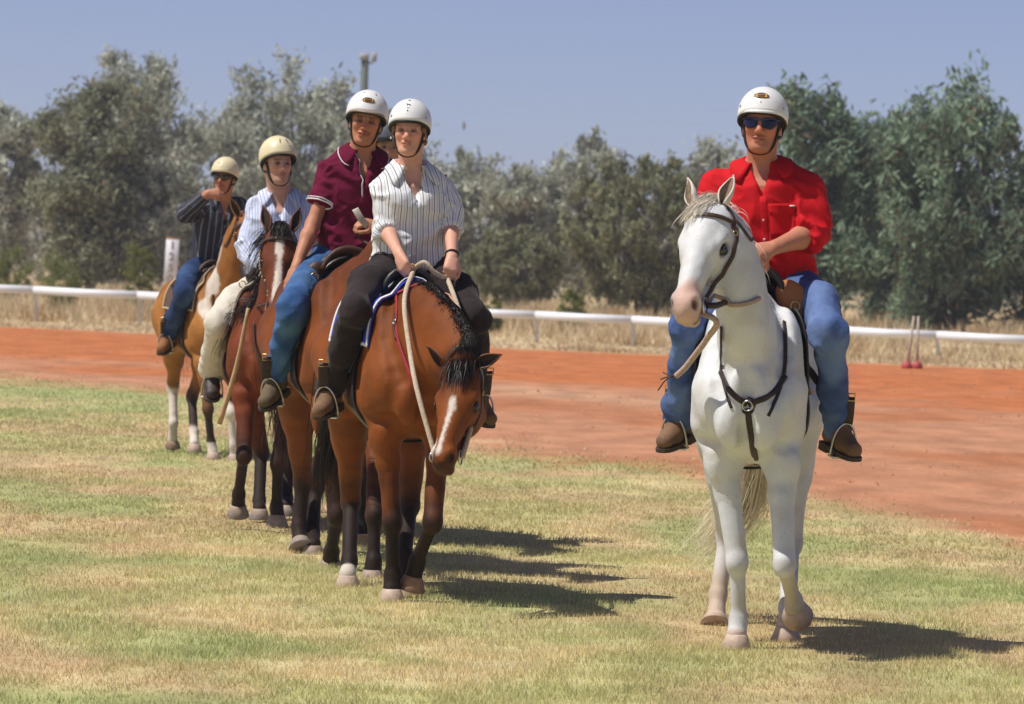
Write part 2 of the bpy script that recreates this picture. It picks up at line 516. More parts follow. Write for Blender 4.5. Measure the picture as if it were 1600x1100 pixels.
def make_ground():
    # one sheet to the horizon; fine where the turf meets the track
    xs = np.concatenate([[-3000, -600, -120, -40], np.arange(-14, 14.01, .15), [40, 120, 600, 3000]])
    ys = np.concatenate([[-50, 5, 12], np.arange(15.5, 62, .2), np.arange(62, 135, 1.0), [150, 180, 250, 400, 900, 4000]])
    X, Y = np.meshgrid(xs, ys, indexing='ij'); x, y = X.ravel(), Y.ravel()
    P = np.stack([x, y * .6, np.zeros_like(x)], 1)
    wob = (fbm(P * .55, 31, 4) - .5) * 5.0 + (fbm(P * 2.4, 37, 3) - .5) * 2.6
    e = edge_signed(x, y) + wob
    tc, br = turf_color(x, y)
    dirt_n = fbm(P * .45 + 9, 41, 4)
    red = lerp(np.broadcast_to([.40, .165, .080], (len(x), 3)), [.45, .220, .125], sstep(.35, .65, dirt_n))
    # harrowed, redder strip along the rail and pale crust nearer the turf
    dr = rail_y(x) - y
    red = lerp(red, [.46, .150, .050], sstep(34, 24, dr + (dirt_n - .5) * 14) * .8)
    pale = np.exp(-((dr - 30 - 6 * np.sin(x * .4)) / 2.2)**2) * sstep(.45, .6, fbm(P * .3, 51, 3))
    red = lerp(red, [.48, .29, .18], pale * .7)
    straw = lerp(np.broadcast_to([.58, .46, .28], (len(x), 3)), [.48, .34, .19], dirt_n)
    c = lerp(tc * .80, red, sstep(-4.5, .9, e + (fbm(P * 7, 131, 2) - .5) * 3))
    c = lerp(c, straw, sstep(-6.8, -5.4, y - rail_y(x) + (dirt_n - .5) * 2.5))
    z = np.where(y > rail_y(x), 0, 0) + (fbm(P * 1.5, 61, 2) - .5) * .02 * (np.abs(x) < 15)
    nx, ny = len(xs), len(ys)
    i, j = np.meshgrid(np.arange(nx - 1), np.arange(ny - 1), indexing='ij'); i, j = i.ravel(), j.ravel()
    F = np.stack([i*ny+j, (i+1)*ny+j, (i+1)*ny+j+1, i*ny+j+1], 1)
    o = mesh_obj('ground', np.stack([x, y, z - .012], 1), F, ground_material(), col=c)
    tag(o, 'red dirt race track and dry mown turf stretching to the trees', 'ground', kind='structure')

def blades(name, x, y, hgt, wid, col, label, lean=.5, mat_=None, z0=None):
    n = len(x); th = rng.uniform(0, 2*np.pi, n); la = rng.uniform(0, 2*np.pi, n); lm = hgt * lean * rng.uniform(.2, 1.2, n)
    z0 = np.zeros(n) - .01 if z0 is None else z0
    dx, dy = np.cos(th) * wid / 2, np.sin(th) * wid / 2
    V = np.empty((n, 3, 3), np.float32)
    V[:, 0] = np.stack([x - dx, y - dy, z0], 1); V[:, 1] = np.stack([x + dx, y + dy, z0], 1)
    V[:, 2] = np.stack([x + np.cos(la) * lm, y + np.sin(la) * lm, z0 + hgt], 1)
    F = np.arange(n * 3, dtype=np.int32).reshape(n, 3)
    o = mesh_obj(name, V.reshape(-1, 3), F, mat_ or mat('grass_blade', attr=True, rough=.75, spec=.2, trans=.4), col=np.repeat(col, 3, 0), smooth=False)
    return tag(o, label, 'grass', kind='stuff')

def make_turf():
    xs, ys = [], []
    for y0, y1, dens in ((16.3, 21, 5200), (21, 26, 3900), (26, 34, 2100), (34, 45, 1000), (45, 60, 480)):
        hw = y1 * 800 / FPX * 1.25 + .5
        n = int((y1 - y0) * 2 * hw * dens)
        xs.append(rng.uniform(-hw, hw, n)); ys.append(rng.uniform(y0, y1, n))
    x = np.concatenate(xs); y = np.concatenate(ys)
    P = np.stack([x, y * .6, np.zeros_like(x)], 1)
    e = edge_signed(x, y) + (fbm(P * .55, 31, 4) - .5) * 5.0 + (fbm(P * 2.4, 37, 3) - .5) * 2.6
    c, br = turf_color(x, y)
    clump = fbm(np.stack([x, y, np.zeros_like(x)], 1) * 5.5, 71, 2)
    keep = (rng.uniform(0, 1, len(x)) < (1 - sstep(-7.5, 1.6, e + (fbm(P * 7, 131, 2) - .5) * 4)) * (1 - .45 * br)) & (rng.uniform(0, 1, len(x)) < .35 + 1.2 * sstep(.3, .62, clump))
    x, y, c, br, clump = x[keep], y[keep], c[keep], br[keep], clump[keep]
    h = (.013 + .020 * clump) * rng.uniform(.6, 1.4, len(x)) * (1 - .35 * br)
    c = c * rng.uniform(.74, 1.42, (len(x), 1)) * (1 + rng.normal(0, .05, (len(x), 3)))
    dry = rng.uniform(0, 1, len(x)) < .25
    c[dry] = c[dry] * .4 + np.array([.80, .69, .44]) * .6 * rng.uniform(.7, 1.25, (dry.sum(), 1))
    wd = np.where(y < 26, .0042, np.where(y < 36, .0075, .013))
    blades('turf_grass', x, y, h, wd, np.clip(c, 0, 1), 'short dry mown turf with green patches under the horses', lean=.7)
    # long straw grass behind the running rail
    n = 150000
    x = rng.uniform(-24, 24, n); y = rail_y(x) - 6.0 + 60 * rng.uniform(0, 1, n) ** 1.6 - .9 * rng.uniform(0, 1, n) ** 3
    P = np.stack([x, y * .35, np.zeros_like(x)], 1); cl = fbm(P * .8, 81, 4)
    keep = rng.uniform(0, 1, n) < .25 + 1.2 * sstep(.35, .6, cl)
    x, y, cl, P = x[keep], y[keep], cl[keep], P[keep]
    h = (.06 + .40 * sstep(.4, .7, cl) * sstep(-2.5, 4.0, y - rail_y(x)) + .07 * (cl > .55)) * rng.uniform(.5, 1.3, len(x))
    col = lerp(np.broadcast_to([.80, .68, .45], (len(x), 3)), [.62, .47, .28], sstep(.35, .65, fbm(P * 1.7 + 5, 91, 3)))
    col = col * rng.uniform(.6, 1.25, (len(x), 1))
    blades('straw_grass', x, y, h, .035, col, 'long straw coloured dry grass behind the white rail', lean=.6)

def make_clods():
    n = 5500; x = rng.uniform(-9, 9, n); y = rng.uniform(26, 84, n); e = edge_signed(x, y); cl = fbm(np.stack([x, y * .4, x * 0], 1) * .9, 141, 3)
    k = (e > -2) & (np.abs(x) < y * .118 + .4) & (rng.uniform(0, 1, n) < sstep(.42, .66, cl) + .12) & (y < rail_y(x) - 1.5); x, y = x[k], y[k]; n = len(x)
    r = rng.uniform(.006, .024, n) * rng.uniform(.6, 1.5, n); a = rng.uniform(0, 6.28, n)
    V = np.empty((n, 5, 3))
    for i in range(4): V[:, i] = np.stack([x + np.cos(a + i * 1.57) * r * rng.uniform(.7, 1.4, n), y + np.sin(a + i * 1.57) * r * rng.uniform(.7, 1.4, n), np.full(n, -.014)], 1)
    V[:, 4] = np.stack([x + r * rng.uniform(-.3, .3, n), y + r * rng.uniform(-.3, .3, n), r * rng.uniform(.5, .9, n) - .004], 1)
    b = np.arange(n)[:, None] * 5; F = np.concatenate([b + np.array([[i, (i + 1) % 4, 4]]) for i in range(4)])
    c = np.repeat(np.array([.40, .180, .095]) * rng.uniform(.7, 1.3, (n, 1)), 5, 0)
    o = mesh_obj('dirt_clods', V.reshape(-1, 3), F.astype(np.int32), mat('clod', attr=True, rough=.95, spec=.1), col=c, smooth=False)
    tag(o, 'loose red dirt clods scattered over the track', 'clods', kind='stuff')

def make_rail():
    m = mat('white_rail', (.80, .81, .83), rough=.45, spec=.4, noise=.05, nscale=3)
    top = .0
    root = empty('running_rail', (RAIL_L[0], RAIL_L[1], 0))
    tag(root, 'long white plastic running rail along the far side of the dirt track', 'rail')
    d = RAIL_R - RAIL_L; L = np.linalg.norm(d[:2]); u = d / np.linalg.norm(d)
    A0, A1 = RAIL_L - u * 19, RAIL_R + u * 14
    base = np.array([RAIL_L[0], RAIL_L[1], 0])
    # post pixel columns read from the photo
    cols = [-1200, -1045, -890, -734, -578, -422, -266, -108, 52, 215, 371, 527, 682, 837, 988, 1147, 1306, 1465, 1626, 1790, 1955, 2120, 2286, 2452]
    tpos = []
    for pxx in cols:
        a = ray(pxx, 490); k = a[0] / a[1]
        # intersect with rail in plan
        t = (k * A0[1] - A0[0]) / ((A1[0]-A0[0]) - k * (A1[1]-A0[1])); tpos.append(A0 + (A1 - A0) * t)
    side = unit(np.array([u[1], -u[0], 0])) * -1      # away from camera
    if side[1] < 0: side = -side
    prof = [(-.085, -.05), (-.1, .0), (-.085, .06), (-.04, .095), (.03, .1), (.085, .07), (.1, .02), (.09, -.04), (.05, -.085), (-.05, -.085)]
    nodes = [A0] + tpos + [A1]
    for i in range(len(nodes) - 1):                    # rail sections butt at sleeves over each post
        if i == len(nodes) - 2 or i == 0: pass
        a, b = nodes[i] + u * .012, nodes[i+1] - u * .012
        mb = MB(); V = []
        for p in (a, (a * .5 + b * .5) + np.array([0, 0, -.008 - .006 * random.random()]), b):
            for q, z in prof: V.append(p + side * q * .88 + np.array([0, 0, z * .88]) - base)
        n = len(prof); F = []
        for r in range(2):
            for k in range(n): F.append((r*n+k, r*n+(k+1) % n, (r+1)*n+(k+1) % n, (r+1)*n+k))
        F += [tuple(range(n-1, -1, -1)), tuple(range(2*n, 3*n))]
        mb.add(V, F).build('rail_section', m, root)
    mp = mat('grey_post', (.60, .62, .64), rough=.5, noise=.12, nscale=5)
    for p in tpos:
        mb = MB(); q = p - base; g = np.array([q[0], q[1], -.05])
        mb.tube([g + side * .12, g + side * .12 + np.array([0, 0, q[2] - .22]), q + side * .06 + np.array([0, 0, -.12]), q + np.array([0, 0, -.07])], .034, 8)
        mb.build('post', mp, root)

def leaf_quads(C, size, aspect, droop, seed, mix):
    """small leaf faces at the points C"""
    r = np.random.default_rng(seed); n = len(C)
    a = r.normal(0, 1, (n, 3)); a[:, 2] = a[:, 2] * (1 - droop) - droop * 1.6; a /= np.linalg.norm(a, axis=1)[:, None]
    b = np.cross(a, r.normal(0, 1, (n, 3))); b /= np.linalg.norm(b, axis=1)[:, None]
    s = size * r.uniform(.6, 1.4, n)[:, None]
    V = np.stack([C - a*s - b*s*aspect*.3, C - a*s*.1 + b*s*aspect, C + a*s, C - a*s*.1 - b*s*aspect], 1)
    return V.reshape(-1, 3), np.arange(n * 4, dtype=np.int32).reshape(n, 4)

def make_tree(name, label, px, base_py, top_py, half_px, Y, kind, seed, group=None, cat='tree', lean=0.0):
    r = np.random.default_rng(seed); random.seed(seed)
    sp = dict(
        mulga=dict(col=(.54, .57, .46), col2=(.35, .37, .30), leaf=.125, asp=.30, droop=-.35, n=19000, clump=.52, trunk=(.15, .13, .11), low=.06, open=.62, bark=.09, up=.9),
        olive=dict(col=(.31, .33, .20), col2=(.18, .19, .12), leaf=.12, asp=.33, droop=.35, n=23000, clump=.56, trunk=(.26, .21, .17), low=.03, open=.85, bark=.12, up=.6),
        round=dict(col=(.31, .325, .175), col2=(.19, .20, .115), leaf=.105, asp=.26, droop=-.55, n=34000, clump=.30, trunk=(.14, .12, .10), low=.0, open=1.0, bark=.07, up=.9),
        weep=dict(col=(.28, .39, .25), col2=(.125, .175, .115), leaf=.13, asp=.28, droop=.6, n=27000, clump=.58, trunk=(.06, .05, .045), low=.0, open=.95, bark=.14, up=.5),
        shrub=dict(col=(.25, .28, .07), col2=(.15, .18, .05), leaf=.055, asp=.35, droop=-.3, n=8000, clump=.22, trunk=(.10, .08, .05), low=.0, open=1.0, bark=.025, up=.8))[kind]
    if kind != 'shrub': Y *= .83
    base = at(px, base_py, Y); base[2] = 0
    H = at(px, top_py, Y)[2]; R = half_px * Y / FPX
    root = empty(name, tuple(base)); tag(root, label, cat, group)
    # skeleton: trunk, limbs and twigs reaching points inside an uneven envelope
    mb = MB()
    def env(d):          # envelope radius factor per direction
        return 1 + (.05 if kind == 'round' else .22) * math.sin(3 * d[0] + seed) * math.cos(2.3 * d[1] + 1.7 * seed) + (.03 if kind == 'round' else .12) * math.sin(5 * d[2] + seed * .7)
    tips = []
    zlo = H * sp['low']; cz = (H + zlo) / 2 * 1.04; hz = (H - zlo) / 2
    nl = {'shrub': 7, 'round': 18}.get(kind, 13)
    fork = np.array([lean * H * .15, 0, H * (.3 if kind in ('mulga', 'weep') else .22)])
    ntr = {'round': 4, 'shrub': 4, 'mulga': 2, 'weep': 2}.get(kind, 1)
    trunks = []
    for k in range(ntr):
        o = np.array([r.uniform(-.12, .12) * R, r.uniform(-.1, .1) * R, -.05]) if ntr > 1 else np.array([0, 0, -.05])
        f = fork + np.array([r.uniform(-.2, .2) * R, r.uniform(-.2, .2) * R, r.uniform(-.1, .1) * H * .3])
        pts = spline([o, (o + f) / 2 + r.normal(0, .06, 3) * R * .5, f], 6)
        mb.tube(pts, np.linspace(sp['bark'] * 1.25, sp['bark'] * .8, 6) * H / 7, 7); trunks.append(f)
    nclump = int(nl * 6.0) if kind != 'round' else 230
    for k in range(nclump):
        for _ in range(30):
            d = r.normal(0, 1, 3); d /= np.linalg.norm(d)
            rad = (r.uniform(.2, 1.0) ** .42 if kind != 'round' else r.uniform(.62, .94)) * env(d) * .98
            p = np.array([d[0] * R * rad, d[1] * R * .9 * rad, cz + d[2] * hz * rad])
            zz = (p[2] - zlo) / max(H - zlo, .01)
            wlim = {'mulga': .80 + .32 * zz, 'olive': 1.05 - .22 * zz, 'weep': 1.12 - .10 * zz, 'round': 1.2, 'shrub': 1.1 - .3 * zz}[kind]
            if 0 < zz < 1.02 and math.hypot(p[0], p[1]) < R * wlim and (len(tips) == 0 or r.uniform() < .35 or np.min(np.linalg.norm(np.array(tips) - p, axis=1)) > R * .22): break
        tips.append(p)
    tips = np.array(tips)
    for k, p in enumerate(tips):
        if kind != 'shrub' and k % 2 == 0:
            f = trunks[k % ntr]
            mid = f * .5 + p * .5 + np.array([0, 0, (.08 if sp['up'] > .7 else .14) * H * (p[2] > f[2])]) + r.normal(0, .05, 3) * R
            mb.tube(spline([f, mid, p], 6), np.linspace(sp['bark'] * .45, sp['bark'] * .09, 6) * H / 7, 5)
    mb.build('trunk', mat('bark_' + kind, sp['trunk'], rough=.9, spec=.15, noise=.3, nscale=4), root)
    # foliage: leaf faces gathered in clumps of twigs, each clump its own tone
    ntip = len(tips); per = int(sp['n'] * (R * H / 14) ** .5 / ntip) if kind != 'shrub' else int(sp['n'] / ntip)
    cl = []; tone = []
    for k, p in enumerate(tips):
        rr = (sp['clump'] * (R * H / 12) ** .5 if kind != 'shrub' else .30 * R) * r.uniform(.6, 1.35)
        sub = max(3, int(6 * sp['open'] + 2))
        for q in range(sub):
            d = r.normal(0, 1, 3); d /= np.linalg.norm(d); c = p + d * rr * r.uniform(.2, 1.0) * np.array([1, 1, .8])
            m = max(4, int(per / sub * r.uniform(.5, 1.5)))
            ax = unit(np.array([d[0] * .6, d[1] * .6, .9 if sp['up'] > .7 else -.9]))
            t = r.uniform(-1, 1, m)[:, None]
            cl.append(c + ax * t * rr * .5 + r.normal(0, 1, (m, 3)) * rr * .23); tone.append(np.full(m, r.uniform(0, 1) * .6 + .4 * (k % 3) / 2))
    C = np.concatenate(cl); T = np.concatenate(tone)
    ok = C[:, 2] > .05; C, T = C[ok], T[ok]
    V, F = leaf_quads(C, sp['leaf'] * (H / 7) ** .3 * (.8 if kind == 'shrub' else 1), sp['asp'], sp['droop'], seed, None)
    col = lerp(np.broadcast_to(sp['col'], (len(C), 3)), sp['col2'], 1 - T) * r.uniform(.72, 1.28, (len(C), 1))
    dead = r.uniform(0, 1, len(C)) < .08
    col[dead] = np.array([.17, .12, .06]) * r.uniform(.6, 1.2, (dead.sum(), 1))
    mesh_obj('crown', V, F, mat('foliage', attr=True, rough=.65, spec=.3, trans=.28), root, col=np.repeat(col, 4, 0), smooth=False)
    return root

def make_trees():
    T = make_tree
    g = 'grey scrub trees behind the track'
    T('mulga_tree', 'small grey tree cut by the left edge of the photo', 8, 428, 150, 62, 178, 'mulga', 11, g)
    T('mulga_tree', 'tall open crowned grey tree behind the olive tree on the left', 205, 432, 97, 122, 196, 'mulga', 12, g)
    T('mulga_tree', 'tall grey tree left of the light pole', 455, 432, 96, 112, 190, 'mulga', 13, g)
    T('mulga_tree', 'grey tree filling the gap behind the maroon shirt rider', 330, 430, 205, 95, 182, 'mulga', 24, g)
    T('mulga_tree', 'low grey tree behind the cream helmets', 268, 432, 262, 78, 165, 'mulga', 14, g)
    T('mulga_tree', 'grey tree behind the two front bay horses', 588, 445, 190, 95, 176, 'mulga', 15, g)
    T('mulga_tree', 'grey tree right of the striped shirt rider', 716, 450, 248, 92, 172, 'mulga', 16, g)
    T('mulga_tree', 'grey tree with dark twigs at its top left of the round olive bush', 905, 458, 222, 80, 180, 'mulga', 17, g)
    T('mulga_tree', 'grey low tree between two olive bushes', 815, 455, 252, 80, 168, 'mulga', 18, g)
    T('mulga_tree', 'grey tree behind the white horse head and red sleeve', 1118, 470, 228, 80, 168, 'mulga', 27, g)
    T('gum_tree', 'dense dark olive gum tree on the left behind the rail', 142, 440, 118, 105, 165, 'olive', 19)
    T('round_bush', 'big round olive bush left of the white horse', 1010, 492, 236, 140, 142, 'round', 20, 'olive bushes', 'bush')
    T('round_bush', 'small round olive bush right of the striped shirt rider', 800, 470, 352, 84, 150, 'round', 21, 'olive bushes', 'bush')
    T('weeping_tree', 'green weeping tree right behind the red shirt rider', 1268, 505, 150, 118, 136, 'weep', 22, 'green weeping trees')
    T('weeping_tree', 'large green weeping tree near the right edge', 1475, 508, 150, 122, 132, 'weep', 23, 'green weeping trees')
    T('weeping_tree', 'green weeping tree cut by the right edge of the photo', 1640, 512, 235, 95, 134, 'weep', 25, 'green weeping trees')
    T('weeping_tree', 'dark weeping tree filling the gap between the two large ones', 1378, 505, 180, 105, 146, 'weep', 26, 'green weeping trees')
    s = 'small yellow green shrubs behind the rail'
    for i, (px, b, t, h, Y, lb) in enumerate(((96, 447, 405, 40, 100, 'low green shrub in front of the dark olive gum tree'), (222, 442, 385, 28, 104, 'green shrub beside the white distance sign'),
                               (20, 442, 395, 34, 106, 'dull green shrub at the left edge'), (893, 486, 455, 26, 96, 'bright yellow green shrub left of the big round bush'),
                               (768, 487, 466, 20, 95, 'tiny yellow green shrub beside the dark trousered knee'))):
        T('shrub', lb, px, b, t, h, Y, 'shrub', 40 + i, s, 'shrub')

def make_far_scrub():
    r = np.random.default_rng(5); C = []; T = []
    for k in range(900):
        x = r.uniform(-60, 60); Y = r.uniform(168, 200); h = (2.6 + 2.6 * vnoise(np.array([[x * .25, 0, 0]]), 5)[0]) * r.uniform(.6, 1.1); m = 80
        c = r.normal(0, 1, (m, 3)) * np.array([.7, .7, h * .26]) + np.array([x, Y, h * .5]); C.append(c); T.append(np.full(m, r.uniform(0, 1)))
    C = np.concatenate(C); T = np.concatenate(T); ok = C[:, 2] > .05; C, T = C[ok], T[ok]
    V, F = leaf_quads(C, .20, .42, -.2, 6, None); col = lerp(np.broadcast_to([.44, .44, .37], (len(C), 3)), [.29, .29, .24], T) * r.uniform(.75, 1.25, (len(C), 1))
    o = mesh_obj('distant_scrub', V, F, mat('foliage', attr=True, rough=.65, spec=.3, trans=.28), col=np.repeat(col, 4, 0), smooth=False); tag(o, 'far grey scrub filling the gaps behind the trees', 'scrub', kind='stuff')

def make_pole_sign_wires():
    # floodlight pole behind the trees
    Y = 190.0; b = at(559, 430, Y); b[2] = 0; t = at(560, 93, Y)
    root = empty('light_pole', tuple(b)); tag(root, 'green floodlight pole rising above the grey trees', 'light pole')
    H = t[2]; sc = Y / FPX
    mb = MB(); mb.tube([(0, 0, -.2), (0, 0, H)], [.2, .16], 10); mb.build('pole', mat('pole_green', (.075, .095, .07), rough=.7), root)
    ml = mat('lamp_grey', (.42, .42, .38), rough=.5)
    mb = MB(); mb.tube([(-.02, 0, H - .15), (.3, 0, H - .12), (.38, 0, H + .02)], .05, 6); mb.build('bracket', ml, root)
    mb = MB(); mb.box((.38, -.05, H + .12), (.1, .14, .2), bev=.02); mb.build('floodlight', ml, root)
    mb = MB(); mb.box((-.03, -.05, H + .12), (.19, .16, .14), bev=.02); mb.build('floodlight', ml, root)
    for k, (p0, p1, Yw) in enumerate((((-200, 78), (1900, 172), 230), ((-200, 84), (1900, 205), 232))):
        a, c = at(*p0, Yw), at(*p1, Yw); pts = [a + (c - a) * t for t in np.linspace(0, 1, 24)]
        for i, p in enumerate(pts): p[2] -= 1.2 * (1 - (2 * i / 23 - 1) ** 2)
        mb = MB(); mb.tube(pts, .006, 5)
        tag(mb.build('power_line', mat('wire', (.45, .46, .52), rough=.6)), ['upper thin power line crossing the sky', 'lower thin power line crossing the sky'][k], 'power line', 'power lines')
    # distance sign
    Y = 101.0; c = at(268, 408, Y); s = Y / FPX; W, Hh = 20.5 * s, 70 * s
    root = empty('distance_sign', (c[0], c[1], 0)); tag(root, 'white vertical distance sign reading 1250 beyond the rail', 'sign')
    lean = .035
    mb = MB(); mb.box((0, 0, c[2]), (W/2, .03, Hh/2), ax=[[1, 0, -lean], [0, 1, 0], [lean, 0, 1]], bev=.006)
    bo = mb.build('board', mat('sign_white', (.82, .83, .86), rough=.4), root)
    mb = MB(); mb.box((lean * Hh/2, 0, c[2] + Hh/2 + .014), (W/2, .034, .012)); mb.build('cap', mat('sign_orange', (.55, .25, .06), rough=.6), root)
    mb = MB(); mb.box((0, .06, (c[2] + .2) / 2), (.03, .03, (c[2] + .2) / 2)); mb.build('post', mat('grey_post'), root)
    ink = [mat('sign_red', (.34, .14, .13), rough=.6), mat('sign_ink', (.28, .25, .26), rough=.6)]
    for i, ch in enumerate('1250'):
        cu = bpy.data.curves.new('digit', 'FONT'); cu.body = ch; cu.size = .25; cu.align_x = 'CENTER'; cu.align_y = 'CENTER'; cu.extrude = .002; cu.offset = .004
        o_ = bpy.data.objects.new('tmp', cu); COL.objects.link(o_); me = bpy.data.meshes.new_from_object(o_.evaluated_get(bpy.context.evaluated_depsgraph_get())); bpy.data.objects.remove(o_); o = bpy.data.objects.new('digit', me); COL.objects.link(o); o.parent = root
        z = c[2] + Hh/2 - .15 - i * (Hh - .24) / 3
        o.location = (lean * (z - c[2]), -.034, z); o.rotation_euler = (math.pi/2, 0, 0); me.materials.clear(); me.materials.append(ink[0 if i == 0 else 1])
    # two marker stakes with red feet at the track edge
    for k, (x0, y0, x1, y1, lb) in enumerate(((1417, 573, 1428, 494, 'leaning pale wooden stake with a red foot, left of two by the rail'), (1433, 573, 1435, 494, 'upright pale wooden stake with a red foot, right of two by the rail'))):
        Y = 84.0; a = ground_at(x0, 575); Y = a[1]; a = at(x0, y0, Y); b = at(x1, y1, Y)
        root = empty('marker_stake', (a[0], a[1], 0)); tag(root, lb, 'stake', 'marker stakes by the rail')
        o = np.array([a[0], a[1], 0]); mb = MB(); mb.tube([a - o + [0, 0, -.05], b - o], [.028, .02], 6); mb.build('shaft', mat('stake_wood', (.50, .42, .33), rough=.8), root)
        mb = MB(); mb.tube([a - o + [0, 0, -.06], a - o + [0, 0, .0], a - o + [0, 0, .07], a - o + [0, 0, .1]], [.085, .1, .07, .02], 10); mb.build('foot', mat('red_foot', (.42, .06, .06), rough=.6), root)

make_ground()
if 'noturf' not in ONLY: make_turf()
make_clods()
make_rail()
if 'notree' not in ONLY: make_trees(); make_far_scrub()
make_pole_sign_wires()
# ================================================================== HORSES
class Frame:
    """horse space: +x forward, +y the horse's left, +z up; psi > 0 turns the horse to the picture's right"""
    def __init__(s, X, Y, psi, Y0):
        s.o = np.array([X, Y, 0.0]); s.psi = math.radians(psi); s.Y0 = Y0
        s.F = np.array([math.sin(s.psi), -math.cos(s.psi), 0]); s.Lf = np.array([math.cos(s.psi), math.sin(s.psi), 0])
        s.R = np.stack([s.F, s.Lf, [0, 0, 1.0]])
        s.rz = math.atan2(-math.cos(s.psi), math.sin(s.psi))
    def loc(s, Wp): return s.R @ (np.asarray(Wp, float) - s.o)
    def L(s, px, py, D=0.0): return s.loc(at(px, py, s.Y0 + D))
    def X(s, px, py, x):
        """point seen at the pixel, on the plane of local forward coordinate x"""
        o = s.loc([0, 0, CAM_H]); d = s.R @ ray(px, py)
        return o + d * ((x - o[0]) / d[0])
    def dirv(s, v): return s.R @ np.asarray(v, float)
    def cam(s): return s.loc([0, 0, CAM_H])
    def pray(s, px, py): return s.R @ unit(ray(px, py))
    def hits(s, field, pix):
        D = np.array([s.pray(*p) for p in pix]); t = s.Y0 - 2.2
        return field.trace(s.cam(), D, t, t + 6)
    def hit(s, field, px, py):
        P, ok = s.hits(field, [(px, py)]); return P[0] if ok[0] else None
    def empty(s, name): return empty(name, tuple(s.o), s.rz)

TX = [-.93, -.90, -.84, -.74, -.60, -.40, -.15, .10, .28, .42, .54, .62, .67]
TT = [1.20, 1.28, 1.36, 1.44, 1.485, 1.455, 1.405, 1.42, 1.485, 1.44, 1.34, 1.24, 1.15]
TB = [1.10, 1.03, .99, .96, .93, .86, .80, .765, .755, .775, .83, .90, .98]
TW = [.04, .11, .18, .230, .258, .265, .280, .276, .250, .225, .195, .150, .07]

class Horse: pass

